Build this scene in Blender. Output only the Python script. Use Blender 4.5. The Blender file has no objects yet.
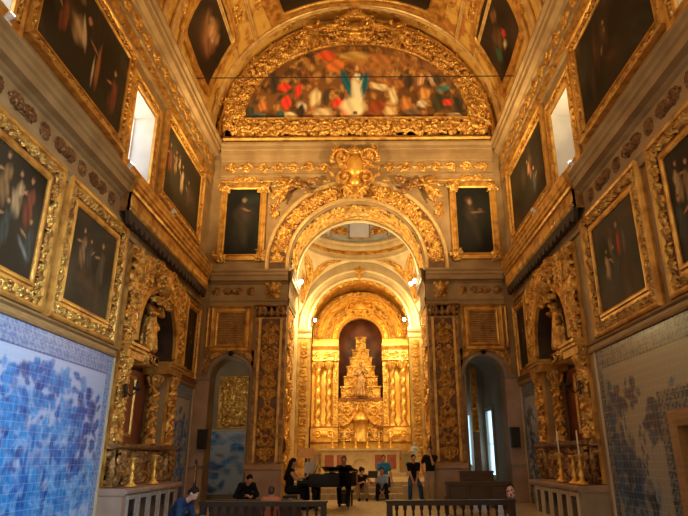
import bpy, math, random
import numpy as np
from mathutils import Vector, Matrix

SC = bpy.context.scene
COL = SC.collection
PI = math.pi
A = 5.5            # half width of the nave
YF = 20.0          # plane of the chancel arch wall
RNG = random.Random(7)

# ------------------------------------------------------------------ materials
MATS = {}
def new_mat(name):
    m = bpy.data.materials.new(name); m.use_nodes = True
    nt = m.node_tree
    b = nt.nodes['Principled BSDF']
    MATS[name] = m
    return m, nt, b

def mat(name, c1, c2=None, rough=0.5, metal=0.0, scale=6.0, bump=0.0, bscale=40.0, spec=0.5, coat=0.0, lo=0.35, hi=0.65, stretch=None):
    m, nt, b = new_mat(name)
    b.inputs['Roughness'].default_value = rough
    b.inputs['Metallic'].default_value = metal
    b.inputs['Specular IOR Level'].default_value = spec
    b.inputs['Coat Weight'].default_value = coat
    b.inputs['Base Color'].default_value = (*c1, 1)
    tc = nt.nodes.new('ShaderNodeTexCoord')
    vec = tc.outputs['Object']
    if stretch:
        mp = nt.nodes.new('ShaderNodeMapping'); mp.inputs['Scale'].default_value = stretch
        nt.links.new(vec, mp.inputs['Vector']); vec = mp.outputs['Vector']
    if c2:
        n = nt.nodes.new('ShaderNodeTexNoise'); n.inputs['Scale'].default_value = scale; n.inputs['Detail'].default_value = 5
        nt.links.new(vec, n.inputs['Vector'])
        r = nt.nodes.new('ShaderNodeValToRGB')
        r.color_ramp.elements[0].position = lo; r.color_ramp.elements[1].position = hi
        r.color_ramp.elements[0].color = (*c2, 1); r.color_ramp.elements[1].color = (*c1, 1)
        nt.links.new(n.outputs['Fac'], r.inputs['Fac']); nt.links.new(r.outputs['Color'], b.inputs['Base Color'])
    if bump:
        n2 = nt.nodes.new('ShaderNodeTexNoise'); n2.inputs['Scale'].default_value = bscale; n2.inputs['Detail'].default_value = 4
        nt.links.new(vec, n2.inputs['Vector'])
        bp = nt.nodes.new('ShaderNodeBump'); bp.inputs['Strength'].default_value = bump; bp.inputs['Distance'].default_value = 0.03
        nt.links.new(n2.outputs['Fac'], bp.inputs['Height']); nt.links.new(bp.outputs['Normal'], b.inputs['Normal'])
    return m

def leafy(m, scale, dist):
    nt = m.node_tree; b = nt.nodes['Principled BSDF']
    tc = nt.nodes.new('ShaderNodeTexCoord'); n = nt.nodes.new('ShaderNodeTexNoise'); n.inputs['Scale'].default_value = scale * .5
    mx = nt.nodes.new('ShaderNodeVectorMath'); mx.operation = 'MULTIPLY_ADD'; mx.inputs[1].default_value = (.12, .12, .12)
    nt.links.new(tc.outputs['Object'], n.inputs['Vector']); nt.links.new(n.outputs['Color'], mx.inputs[0]); nt.links.new(tc.outputs['Object'], mx.inputs[2])
    v = nt.nodes.new('ShaderNodeTexVoronoi'); v.inputs['Scale'].default_value = scale; v.feature = 'SMOOTH_F1'
    nt.links.new(mx.outputs[0], v.inputs['Vector'])
    bp = nt.nodes.new('ShaderNodeBump'); bp.invert = True; bp.inputs['Strength'].default_value = 1.0; bp.inputs['Distance'].default_value = dist
    nt.links.new(v.outputs['Distance'], bp.inputs['Height'])
    old = b.inputs['Normal'].links
    if old: nt.links.new(old[0].from_socket, bp.inputs['Normal'])
    nt.links.new(bp.outputs['Normal'], b.inputs['Normal'])
    return m

def emit(name, c, s):
    m, nt, b = new_mat(name)
    b.inputs['Base Color'].default_value = (*c, 1)
    b.inputs['Emission Color'].default_value = (*c, 1)
    b.inputs['Emission Strength'].default_value = s
    return m

def colmat(name, rough=0.5, tiles=0.0, spec=0.4):
    m, nt, b = new_mat(name)
    at = nt.nodes.new('ShaderNodeAttribute'); at.attribute_name = 'Col'
    out = at.outputs['Color']
    b.inputs['Roughness'].default_value = rough
    b.inputs['Specular IOR Level'].default_value = spec
    tc = nt.nodes.new('ShaderNodeTexCoord')
    if tiles:
        # real grout joints between the glazed tiles
        sep = nt.nodes.new('ShaderNodeSeparateXYZ'); nt.links.new(tc.outputs['Object'], sep.inputs[0])
        facs = []
        add = nt.nodes.new('ShaderNodeMath'); add.operation = 'ADD'
        nt.links.new(sep.outputs['X'], add.inputs[0]); nt.links.new(sep.outputs['Y'], add.inputs[1])
        for o in (add.outputs[0], sep.outputs['Z']):
            mo = nt.nodes.new('ShaderNodeMath'); mo.operation = 'PINGPONG'; mo.inputs[1].default_value = tiles / 2
            nt.links.new(o, mo.inputs[0])
            lt = nt.nodes.new('ShaderNodeMath'); lt.operation = 'LESS_THAN'; lt.inputs[1].default_value = 0.006
            nt.links.new(mo.outputs[0], lt.inputs[0]); facs.append(lt)
        mx = nt.nodes.new('ShaderNodeMath'); mx.operation = 'MAXIMUM'
        nt.links.new(facs[0].outputs[0], mx.inputs[0]); nt.links.new(facs[1].outputs[0], mx.inputs[1])
        mix = nt.nodes.new('ShaderNodeMix'); mix.data_type = 'RGBA'
        ml = nt.nodes.new('ShaderNodeMath'); ml.operation = 'MULTIPLY'; ml.inputs[1].default_value = 0.18
        nt.links.new(mx.outputs[0], ml.inputs[0])
        nt.links.new(ml.outputs[0], mix.inputs['Factor']); nt.links.new(out, mix.inputs['A'])
        mix.inputs['B'].default_value = (0.75, 0.78, 0.8, 1)
        out = mix.outputs['Result']
    nt.links.new(out, b.inputs['Base Color'])
    return m

GOLD = mat('gilded_wood', (0.78, 0.45, 0.10), (0.40, 0.17, 0.035), 0.36, 0.55, 3.5, 0.25, 30, lo=0.30, hi=0.58)
GOLDF = mat('gilded_carving', (0.84, 0.49, 0.11), (0.44, 0.18, 0.035), 0.33, 0.55, 5.0, 0.3, 45, lo=0.30, hi=0.58)
GOLDD = mat('darkened_gilding', (0.50, 0.27, 0.08), (0.24, 0.11, 0.04), 0.42, 0.4, 4.0, 0.3, 40)
GOLDB = mat('bright_leaf_gilding', (0.95, 0.60, 0.12), (0.80, 0.40, 0.06), 0.32, 0.55, 4.0, 0.25, 40)
leafy(GOLDF, 13, .05); leafy(GOLDD, 12, .035)
PALEG = mat('pale_gilding', (0.78, 0.55, 0.22), (0.55, 0.33, 0.10), 0.4, 0.35, 3.0, 0.15, 40)
STONE = mat('warm_limestone', (0.43, 0.285, 0.125), (0.30, 0.185, 0.075), 0.6, 0, 1.6, 0.15, 25)
STONEP = mat('pinkish_marble', (0.46, 0.31, 0.22), (0.35, 0.23, 0.16), 0.4, 0, 2.2, 0.05, 25)
STONEG = mat('grey_stone', (0.40, 0.32, 0.23), (0.29, 0.23, 0.16), 0.55, 0, 2.0, 0.1, 25)
CREAM = mat('cream_stone', (0.70, 0.56, 0.34), (0.56, 0.42, 0.24), 0.55, 0, 2.0, 0.1, 25)
PLASTER = mat('white_plaster', (0.80, 0.80, 0.78), (0.70, 0.70, 0.68), 0.7, 0, 2.0)
PANELST = mat('pale_panel_stone', (0.42, 0.37, 0.32), (0.32, 0.27, 0.23), 0.5)
GREYPL = mat('brownish_plaster', (0.42, 0.33, 0.24), (0.32, 0.25, 0.17), 0.8, 0, 1.0)
OCHRE = mat('ochre_painted_vault', (0.76, 0.47, 0.10), (0.46, 0.18, 0.04), 0.5, 0.1, 1.7, 0.1, 20, lo=0.38, hi=0.5)
REDPANEL = mat('red_marbled_panel', (0.32, 0.09, 0.03), (0.18, 0.05, 0.02), 0.35, 0.0, 1.5, 0.0)
GROUND = mat('shaded_bole_ground', (0.20, 0.085, 0.03), (0.11, 0.045, 0.018), 0.5, 0.1, 5.0)  # bole ground, darkened to stand for shade between the carving
DARKNICHE = mat('dark_brown_niche_wood', (0.07, 0.035, 0.015), (0.04, 0.02, 0.01), 0.6, 0, 3.0)
DARKREC = mat('dark_recess', (0.05, 0.03, 0.02), None, 0.8)
DARKWOOD = mat('dark_brown_wood', (0.040, 0.018, 0.009), (0.025, 0.011, 0.006), 0.4, 0, 3.0, 0.1, 30, stretch=(1, 6, 6))
BENCHWOOD = mat('brown_bench_wood', (0.10, 0.05, 0.024), (0.07, 0.034, 0.016), 0.45, 0, 3.0, 0.1, 30, stretch=(1, 6, 6))
RAILWOOD = mat('oiled_dado_wood', (0.42, 0.24, 0.09), (0.30, 0.16, 0.06), 0.45, 0, 3.0, 0.1, 30, stretch=(6, 1, 6))
FLOORM = mat('worn_floor_boards', (0.60, 0.49, 0.34), (0.48, 0.38, 0.25), 0.45, 0, 2.0, 0.05, 30, stretch=(6, 1, 1))
FLOORD = mat('stone_floor', (0.30, 0.23, 0.16), (0.22, 0.17, 0.12), 0.5, 0, 1.5, 0.05, 20)
BLACK = mat('black_lacquer', (0.003, 0.003, 0.003), None, 0.2, 0, spec=0.2)
BLACKP = mat('black_plastic', (0.015, 0.015, 0.017), None, 0.5)
IRON = mat('dark_iron', (0.03, 0.026, 0.022), None, 0.45, 0.6)
WHITEP = mat('white_enamel', (0.85, 0.85, 0.82), None, 0.4)
PAPER = mat('white_paper', (0.75, 0.74, 0.70), None, 0.8)
WAX = mat('candle_wax', (0.85, 0.78, 0.6), None, 0.5)
IVORY = mat('ivory_keys', (0.8, 0.76, 0.66), None, 0.3)
DGLASS = mat('dark_cabinet_glass', (0.02, 0.025, 0.03), None, 0.1, 0, spec=0.8)
CANVAS = colmat('oil_on_canvas', 0.6, spec=0.12)
TILE = colmat('glazed_blue_tiles', 0.25, tiles=0.14, spec=0.5)
PANE = emit('daylit_window_pane', (0.86, 0.93, 1.0), 3.0)
PANEB = emit('blue_daylit_pane', (0.45, 0.75, 1.0), 2.2)
PANED = emit('dim_drum_pane', (0.62, 0.66, 0.66), 0.12)
PANEW = emit('warm_dim_pane', (0.95, 0.85, 0.62), 0.75)
BULB = emit('lamp_bulb', (1.0, 0.93, 0.78), 30.0)
SKIN = mat('skin', (0.55, 0.30, 0.19), None, 0.5)
def cloth(name, c): return mat(name, c, tuple(x * 0.8 for x in c), 0.85, 0, 8.0, 0.2, 60, spec=0.2)
HAIRD = mat('dark_brown_hair', (0.015, 0.009, 0.006), None, 0.7, spec=0.15)
HAIRB = mat('brown_hair', (0.07, 0.03, 0.015), None, 0.5)
CBLACK = cloth('black_cloth', (0.012, 0.012, 0.014))
CNAVY = cloth('navy_cloth', (0.02, 0.04, 0.09))
CBLUE = cloth('bright_blue_cloth', (0.04, 0.30, 0.75))
CWHITE = cloth('pale_blue_white_cloth', (0.45, 0.60, 0.92))
CJEAN = cloth('blue_denim', (0.03, 0.08, 0.2))
CORANGE = cloth('coral_orange_cloth', (0.75, 0.26, 0.13))
CBEIGE = cloth('beige_cloth', (0.42, 0.33, 0.22))
CDARK = cloth('dark_plum_cloth', (0.03, 0.015, 0.02))
CREDW = mat('red_white_pattern', (0.8, 0.75, 0.7), (0.5, 0.04, 0.05), 0.8, 0, 28, lo=0.48, hi=0.52)
BLUEWHITE = mat('pale_blue_painted_plaster', (0.58, 0.68, 0.80), (0.44, 0.55, 0.70), 0.5, 0, 8)

# ------------------------------------------------------------------ mesh builder
class MB:
    def __init__(s):
        s.vs = []; s.n = 0; s.fl = []; s.cols = []
    def add(s, V, faces, col=None):
        V = np.asarray(V, float).reshape(-1, 3)
        for f in faces:
            f = np.asarray(f, int)
            if f.size: s.fl.append(f + s.n)
        s.vs.append(V); s.n += len(V)
        if col is not None: s.cols.append(np.asarray(col, float).reshape(-1, 3))
        return s
    def grid(s, X, Y, Z, cu=False, cv=False, keep=None, col=None):
        X, Y, Z = np.broadcast_arrays(X, Y, Z)
        nv, nu = X.shape
        idx = np.arange(nv * nu).reshape(nv, nu)
        if cu: idx = np.concatenate([idx, idx[:, :1]], 1)
        if cv: idx = np.concatenate([idx, idx[:1]], 0)
        f = np.stack([idx[:-1, :-1], idx[:-1, 1:], idx[1:, 1:], idx[1:, :-1]], -1)
        f = f[keep] if keep is not None else f.reshape(-1, 4)
        V = np.stack([X, Y, Z], -1).reshape(-1, 3)
        if keep is not None:
            used = np.unique(f); mp = -np.ones(len(V), int); mp[used] = np.arange(len(used))
            V = V[used]; f = mp[f]
        return s.add(V, [f], col)
    def hexa(s, P):
        return s.add(P, [[[0, 3, 2, 1], [4, 5, 6, 7], [0, 1, 5, 4], [1, 2, 6, 5], [2, 3, 7, 6], [3, 0, 4, 7]]])
    def box(s, x0, x1, y0, y1, z0, z1):
        return s.hexa([(x0, y0, z0), (x1, y0, z0), (x1, y1, z0), (x0, y1, z0), (x0, y0, z1), (x1, y0, z1), (x1, y1, z1), (x0, y1, z1)])
    def boxm(s, m, u0, u1, v0, v1, p0, p1):
        P = [m(u, v, p) for p in (p0, p1) for (u, v) in ((u0, v0), (u1, v0), (u1, v1), (u0, v1))]
        return s.hexa(P)
    def quad(s, *P): return s.add(P, [[[0, 1, 2, 3]]])
    def poly(s, P): return s.add(P, [[list(range(len(P)))]])
    def prism(s, out, m, p0, p1):
        n = len(out)
        V = [m(u, v, p1) for u, v in out] + [m(u, v, p0) for u, v in out]
        s.add(V, [[list(range(n))], [list(range(2 * n - 1, n - 1, -1))], [[i, i + n, (i + 1) % n + n, (i + 1) % n] for i in range(n)]])
        return s
    def tube(s, pts, rad, n=8, closed=False):
        pts = [Vector(p) for p in pts]; N = len(pts)
        if not hasattr(rad, '__len__'): rad = [rad] * N
        rings = []
        for i, p in enumerate(pts):
            if closed: t = pts[(i + 1) % N] - pts[i - 1]
            else: t = pts[min(i + 1, N - 1)] - pts[max(i - 1, 0)]
            t.normalize()
            up = Vector((0, 0, 1)) if abs(t.z) < 0.9 else Vector((1, 0, 0))
            a = t.cross(up).normalized(); b = t.cross(a).normalized()
            rings.append([p + (a * math.cos(2 * PI * k / n) + b * math.sin(2 * PI * k / n)) * rad[i] for k in range(n)])
        R = np.array([[tuple(v) for v in r] for r in rings])
        s.grid(R[:, :, 0], R[:, :, 1], R[:, :, 2], cu=True, cv=closed)
        if not closed:
            b0 = s.n - N * n
            s.fl.append(np.array([[b0 + k for k in range(n)]])); s.fl.append(np.array([[s.n - n + k for k in range(n)]]))
        return s
    def lathe(s, prof, c=(0, 0, 0), n=16, a0=0, a1=2 * PI):
        pr = np.array(prof, float)
        full = abs(a1 - a0 - 2 * PI) < 1e-6
        th = np.linspace(a0, a1, n + 1)[: n if full else n + 1]
        X = c[0] + pr[:, 0:1] * np.cos(th); Y = c[1] + pr[:, 0:1] * np.sin(th); Z = c[2] + pr[:, 1:2] + 0 * th
        return s.grid(X, Y, Z, cu=full)
    def ell(s, c, r, rot=None, n=12):
        ph = np.linspace(-PI / 2, PI / 2, n // 2 + 2)[:, None]; th = np.linspace(0, 2 * PI, n + 1)[:-1][None]
        P = np.stack([r[0] * np.cos(ph) * np.cos(th), r[1] * np.cos(ph) * np.sin(th), r[2] * np.sin(ph) + 0 * th], -1)
        if rot is not None: P = P @ np.array(rot.to_3x3()).T
        return s.grid(P[..., 0] + c[0], P[..., 1] + c[1], P[..., 2] + c[2], cu=True)
    def cap(s, a, b, ra, rb, n=10):
        a = Vector(a); b = Vector(b); d = (b - a)
        L = d.length or 1e-4; d = d / L if d.length else Vector((0, 0, 1))
        pts = []; rr = []
        for k in range(5):
            q = -PI / 2 + PI / 2 * k / 4; pts.append(a + d * ra * math.sin(q)); rr.append(max(ra * math.cos(q), 1e-4))
        for k in range(5):
            q = PI / 2 * k / 4; pts.append(b + d * rb * math.sin(q)); rr.append(max(rb * math.cos(q), 1e-4))
        up = Vector((0, 0, 1)) if abs(d.z) < 0.9 else Vector((1, 0, 0))
        e = d.cross(up).normalized(); f = d.cross(e)
        th = [2 * PI * k / n for k in range(n)]
        R = np.array([[tuple(p + (e * math.cos(t) + f * math.sin(t)) * r) for t in th] for p, r in zip(pts, rr)])
        return s.grid(R[..., 0], R[..., 1], R[..., 2], cu=True)
    def verts(s): return np.concatenate(s.vs) if s.vs else np.zeros((0, 3))
    def mesh(s, name, smooth=False, off=(0, 0, 0)):
        me = bpy.data.meshes.new(name)
        V = s.verts() - np.array(off)
        lens = np.concatenate([np.full(len(f), f.shape[1], np.int32) for f in s.fl]) if s.fl else np.zeros(0, np.int32)
        loops = np.concatenate([f.ravel() for f in s.fl]).astype(np.int32)
        me.vertices.add(len(V)); me.vertices.foreach_set('co', V.ravel())
        me.loops.add(len(loops)); me.loops.foreach_set('vertex_index', loops)
        me.polygons.add(len(lens))
        st = np.concatenate([[0], np.cumsum(lens)[:-1]]).astype(np.int32)
        me.polygons.foreach_set('loop_start', st)
        me.polygons.foreach_set('use_smooth', np.full(len(lens), bool(smooth)))
        if s.cols:
            C = np.concatenate(s.cols)
            at = me.color_attributes.new('Col', 'FLOAT_COLOR', 'POINT')
            at.data.foreach_set('color', np.concatenate([C, np.ones((len(C), 1))], 1).ravel())
        me.update(calc_edges=True)
        return me

def link(name, me, material, parent=None):
    o = bpy.data.objects.new(name, me); COL.objects.link(o)
    if material and not me.materials: me.materials.append(material)
    if parent: o.parent = parent
    return o
def wloc(o):
    v = Vector((0, 0, 0))
    while o: v += o.location; o = o.parent
    return v
def obj(name, mb, material, parent=None, smooth=False):
    return link(name, mb.mesh(name, smooth, tuple(wloc(parent)) if parent else (0, 0, 0)), material, parent)
def tag(o, label, cat, group=None):
    o['label'] = label; o['category'] = cat
    if group: o['group'] = group
    return o
def thing(name, label, cat, loc=(0, 0, 0), group=None):
    o = bpy.data.objects.new(name, None); COL.objects.link(o); o.location = loc; o.empty_display_size = 0.1
    return tag(o, label, cat, group)
def struct(name, mb, material, parent=None, smooth=False):
    o = obj(name, mb, material, parent, smooth)
    if not parent: o['kind'] = 'structure'
    return o
def copy_tree(o, parent=None):
    c = o.copy(); COL.objects.link(c)
    if parent: c.parent = parent; c.matrix_parent_inverse = o.matrix_parent_inverse
    for ch in list(o.children): copy_tree(ch, c)
    return c

def remesh(mb, voxel, name='body'):
    me = mb.mesh('tmp'); o = bpy.data.objects.new('tmp', me); COL.objects.link(o)
    md = o.modifiers.new('r', 'REMESH'); md.mode = 'VOXEL'; md.voxel_size = voxel; md.use_smooth_shade = True
    sm = o.modifiers.new('s', 'SMOOTH'); sm.iterations = 2; sm.factor = 0.5
    dg = bpy.context.evaluated_depsgraph_get(); dg.update()
    out = bpy.data.meshes.new_from_object(o.evaluated_get(dg))
    bpy.data.objects.remove(o); bpy.data.meshes.remove(me)
    out.name = name
    out.polygons.foreach_set('use_smooth', np.ones(len(out.polygons), bool))
    return out

# local frames: u along, v up, p out of the wall
def WM(s): return lambda u, v, p: (s * (A - p) + 0 * u, u + 0 * p, v + 0 * p)
def FM(Y0): return lambda u, v, p: (u + 0 * p, Y0 - p + 0 * u, v + 0 * p)

def mould_rect(mb, m, u0, u1, v0, v1, prof):
    P = []
    for d, p in prof:
        for (u, v) in ((u0 - d, v0 - d), (u1 + d, v0 - d), (u1 + d, v1 + d), (u0 - d, v1 + d)): P.append(m(u, v, p))
    P = np.array(P).reshape(len(prof), 4, 3)
    return mb.grid(P[..., 0], P[..., 1], P[..., 2], cu=True)
def mould_line(mb, m, u0, u1, prof, caps=True):
    P = np.array([[m(u, v, p) for u in (u0, u1)] for p, v in prof])
    mb.grid(P[..., 0], P[..., 1], P[..., 2])
    if caps:
        for u in (u0, u1): mb.poly([m(u, v, p) for p, v in prof])
    return mb
def mould_path(mb, m, path, prof):
    """path: (u,v,nu,nv) with outward normal; prof: (d,p)"""
    P = np.array([[m(u + nu * d, v + nv * d, p) for (u, v, nu, nv) in path] for d, p in prof])
    return mb.grid(P[..., 0], P[..., 1], P[..., 2])
def arch_path(cu, cv, r, vb=None, n=32):
    pts = []
    if vb is not None: pts.append((cu + r, vb, 1, 0))
    for k in range(n + 1):
        a = PI * k / n; pts.append((cu + r * math.cos(a), cv + r * math.sin(a), math.cos(a), math.sin(a)))
    if vb is not None: pts.append((cu - r, vb, -1, 0))
    return pts
def arch_fill(mb, m, cu, cv, r, vtop, p=0, n=32):
    a = np.linspace(0, PI, n + 1)
    U = cu + r * np.cos(a); V = cv + r * np.sin(a)
    X = np.array([m(U, V, p + 0 * U), m(U, vtop + 0 * U, p + 0 * U)])
    return mb.grid(X[:, 0], X[:, 1], X[:, 2])
def wall_holes(mb, m, u0, u1, v0, v1, holes, p=0):
    us = sorted({u0, u1, *[h[0] for h in holes], *[h[1] for h in holes]}); vs = sorted({v0, v1, *[h[2] for h in holes], *[h[3] for h in holes]})
    for a, b in zip(us, us[1:]):
        for c, d in zip(vs, vs[1:]):
            cu, cv = (a + b) / 2, (c + d) / 2
            if any(h[0] < cu < h[1] and h[2] < cv < h[3] for h in holes): continue
            mb.quad(m(a, c, p), m(b, c, p), m(b, d, p), m(a, d, p))
    return mb

# ------------------------------------------------------------------ carving
class Carve:
    def __init__(s, w, h, res=0.03, mx=None, my=None, seed=1):
        s.w, s.h = w, h
        s.nu = max(3, int(w / res) + 1); s.nv = max(3, int(h / res) + 1)
        s.H = np.zeros((s.nv, s.nu)); s.dx = w / (s.nu - 1); s.dy = h / (s.nv - 1)
        s.mx, s.my = mx, my; s.r = random.Random(seed)
    def disc(s, x, y, r, a):
        P = [(x, y)]
        if s.mx is not None: P += [(2 * s.mx - q, t) for q, t in P]
        if s.my is not None: P += [(q, 2 * s.my - t) for q, t in P]
        for q, t in P:
            i0 = max(0, int((q - r) / s.dx)); i1 = min(s.nu, int((q + r) / s.dx) + 2)
            j0 = max(0, int((t - r) / s.dy)); j1 = min(s.nv, int((t + r) / s.dy) + 2)
            if i0 >= i1 or j0 >= j1: continue
            X = np.arange(i0, i1) * s.dx - q; Y = np.arange(j0, j1) * s.dy - t
            d = 1 - (X[None] ** 2 + Y[:, None] ** 2) / (r * r)
            s.H[j0:j1, i0:i1] = np.maximum(s.H[j0:j1, i0:i1], a * np.sqrt(np.maximum(d, 0)))
    def leaf(s, x, y, ang, L, wd, a, curl=0.6):
        n = max(3, int(L / (wd * 0.45)))
        for k in range(n + 1):
            t = k / n
            s.disc(x, y, wd * (0.35 + 0.65 * math.sin(PI * min(1, t * 0.9 + 0.1))), a * (0.5 + 0.5 * math.sin(PI * (0.15 + 0.75 * t))))
            x += math.cos(ang) * L / n; y += math.sin(ang) * L / n; ang += curl / n
    def spiral(s, x, y, r, a0, turns, dr, th, a):
        n = max(8, int(turns * 2 * PI * r / (th * 1.2)))
        for k in range(n + 1):
            t = k / n; q = a0 + dr * turns * 2 * PI * t; rr = r * (1 - t) ** 0.8 + 0.02
            s.disc(x + rr * math.cos(q), y + rr * math.sin(q), th * (1.0 - 0.45 * t), a)
        s.disc(x, y, th * 1.3, a * 1.25)
    def rosette(s, x, y, r, a, n=6):
        for k in range(n):
            q = 2 * PI * k / n; s.leaf(x, y, q, r * 0.8, r * 0.3, a, 0.2)
        s.disc(x, y, r * 0.32, a * 1.3)
    def rinceau(s, per, a):
        n = max(1, round(s.w / per)); per = s.w / n; h = s.h
        for k in range(n):
            sg = 1 if k % 2 else -1; cx = (k + 0.5) * per; r = min(h, per) * 0.40
            s.spiral(cx, h / 2, r, sg * PI / 2, 1.5, -sg, h * 0.075, a)
            for j in range(5):
                q = s.r.uniform(0, 2 * PI); s.leaf(cx + r * math.cos(q), h / 2 + r * 0.8 * math.sin(q), q + s.r.uniform(-.8, .8), h * 0.22, h * 0.07, a * 0.9, s.r.uniform(-2, 2))
            s.leaf(k * per, h / 2 - sg * h * 0.1, sg * 0.9, per * 0.5, h * 0.07, a * 0.85, -sg * 1.8)
        return s
    def candelabra(s, a, step=None):
        """vertical ornament, mirrored about the middle"""
        s.mx = s.w / 2; w = s.w; y = 0.12 * w; step = step or w * 1.25
        c = w / 2
        n = max(1, round(s.h / step)); step = s.h / n
        for k in range(n):
            y = k * step
            s.leaf(c, y + 0.05 * step, PI / 2, step * 0.35, w * 0.11, a, 0)
            s.spiral(c + w * 0.26, y + step * 0.30, w * 0.19, PI, 1.4, -1, w * 0.05, a * 0.9)
            s.spiral(c + w * 0.24, y + step * 0.68, w * 0.15, -PI / 2, 1.3, 1, w * 0.045, a * 0.85)
            s.leaf(c + 0.05 * w, y + step * 0.45, 0.9, w * 0.4, w * 0.055, a * 0.8, 1.3)
            s.leaf(c + 0.08 * w, y + step * 0.1, 0.3, w * 0.38, w * 0.06, a * 0.8, 1.5)
            s.leaf(c + 0.1 * w, y + step * 0.85, -0.4, w * 0.36, w * 0.05, a * 0.8, -1.4)
            s.rosette(c, y + step * 0.58, w * 0.15, a * 1.1)
            s.disc(c, y + step * 0.86, w * 0.09, a * 1.1)
            for j in range(9): s.leaf(c + s.r.uniform(.05, .46) * w, y + s.r.random() * step, s.r.uniform(0, 6.3), w * .3, w * .05, a * s.r.uniform(.4, .8), s.r.uniform(-2, 2))
        return s
    def foliage(s, n, L, a):
        for k in range(n):
            x, y = s.r.uniform(0, s.w), s.r.uniform(0, s.h)
            l = L * s.r.uniform(0.5, 1.2)
            if k % 3 == 0: s.spiral(x, y, l * 0.35, s.r.uniform(0, 6.3), 1.2, s.r.choice((-1, 1)), l * 0.10, a * s.r.uniform(0.6, 1))
            else: s.leaf(x, y, s.r.uniform(0, 6.3), l, l * 0.15, a * s.r.uniform(0.5, 1), s.r.uniform(-2.5, 2.5))
        return s
    def leafrow(s, per, a):
        n = max(1, round(s.w / per)); per = s.w / n
        for k in range(n):
            c = (k + 0.5) * per
            s.leaf(c, s.h * 0.06, PI / 2, s.h * 0.8, per * 0.24, a, 0)
            s.leaf(c - per * 0.15, s.h * 0.1, PI / 2 + 0.5, s.h * 0.6, per * 0.13, a * 0.8, 0.9)
            s.leaf(c + per * 0.15, s.h * 0.1, PI / 2 - 0.5, s.h * 0.6, per * 0.13, a * 0.8, -0.9)
        return s
    def put(s, mb, fmap, cut=False, eps=0.004):
        U = np.linspace(0, s.w, s.nu)[None, :] + 0 * s.H; V = np.linspace(0, s.h, s.nv)[:, None] + 0 * s.H
        X, Y, Z = fmap(U, V, s.H)
        keep = None
        if cut:
            k = s.H > eps; keep = k[:-1, :-1] | k[1:, :-1] | k[:-1, 1:] | k[1:, 1:]
        mb.grid(X, Y, Z, keep=keep)
        return s
    def edge_zero(s):
        s.H[0] = s.H[-1] = 0; s.H[:, 0] = s.H[:, -1] = 0; return s

def on(m, u0, v0, p0): return lambda U, V, H: m(u0 + U, v0 + V, p0 + H)
def rel(name, carve, fmap, material, parent, cut=False):
    mb = MB(); carve.put(mb, fmap, cut); return obj(name, mb, material, parent, smooth=True)

# ------------------------------------------------------------------ painted colour fields
def blobs(nx, ny, bg, items, aspect=1.0, noise=0.25, seed=0):
    rs = np.random.RandomState(seed)
    u = np.linspace(0, 1, nx)[None]; v = np.linspace(0, 1, ny)[:, None]
    C = np.ones((ny, nx, 3)) * np.array(bg)
    low = np.zeros((ny, nx))
    for k in range(14):
        fx, fy, ph = rs.uniform(-9, 9), rs.uniform(-9, 9), rs.uniform(0, 6.3)
        low += np.sin(fx * u + fy * v + ph) / 7
    C *= (1 + noise * low)[..., None]
    for it in items:
        cx, cy, rx, ry, ang, col, al = it[:7]; soft = it[7] if len(it) > 7 else 0.5
        du = (u - cx) * aspect; dv = v - cy
        c, s_ = math.cos(ang), math.sin(ang)
        a = (du * c + dv * s_) / rx; b = (-du * s_ + dv * c) / ry
        d = np.sqrt(a * a + b * b) + 0.12 * np.sin(a * 5 + cx * 40) * np.cos(b * 4 + cy * 30)
        w = np.clip((1 - d) / soft, 0, 1) * al
        shade = 1 + 0.22 * np.sin(a * 6 + b * 3 + cx * 90)
        C = C * (1 - w[..., None]) + np.array(col) * shade[..., None] * w[..., None]
    return np.clip(C, 0.001, 1)
def figure_items(x, y, h, robe, seed, asp, skin=(0.42, 0.22, 0.10)):
    r = random.Random(seed); t = r.uniform(-0.2, 0.2)
    it = [(x, y + h * 0.28, h * 0.17, h * 0.32, t, robe, 0.9, 0.6), (x + h * 0.05 / asp, y + h * 0.55, h * 0.13, h * 0.2, -t, tuple(c * 1.25 for c in robe), 0.9, 0.6),
          (x, y + h * 0.84, h * 0.055, h * 0.075, 0, skin, 1, 0.5), (x, y + h * 0.89, h * 0.06, h * 0.04, 0, (0.08, 0.045, 0.02), 0.8, 0.5)]
    sg = r.choice((-1, 1))
    it += [(x + sg * h * 0.17 / asp, y + h * 0.55, h * 0.14, h * 0.035, sg * r.uniform(-.5, .9), skin, 0.85, 0.6),
           (x - sg * h * 0.1 / asp, y + h * 0.3, h * 0.05, h * 0.25, t + .2, tuple(c * 1.6 for c in robe), 0.7, 0.8)]
    return it
def canvas_grid(mb, m, u0, u1, v0, v1, p, C):
    ny, nx, _ = C.shape
    U = np.linspace(u0, u1, nx)[None] + np.zeros((ny, 1)); V = np.linspace(v0, v1, ny)[:, None] + np.zeros((1, nx))
    X, Y, Z = m(U, V, p + 0 * U)
    return mb.grid(X, Y, Z, col=C)

# ================================================================== SETTING
YB = -3.0
mb = MB(); mb.box(-A - 0.3, A + 0.3, YB, 15.5, -0.2, 0.0); struct('floor', mb, FLOORD)
mb = MB(); mb.box(-A, A, 15.5, 21.8, -0.2, 0.25)
struct('floor_platform', mb, FLOORM)
mb = MB()
for y, z in ((21.8, 0.43), (22.2, 0.61), (22.6, 0.79)): mb.box(-2.44, 2.44, y, 23.2 if y > 22.5 else y + 0.4, -0.2, z)
mb.box(-2.94, 2.94, 23.2, 33.9, -0.2, 0.79)
mb.box(-2.1, 2.1, 28.2, 30.7, 0.79, 0.955)
struct('floor_sanctuary', mb, FLOORM)

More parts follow.
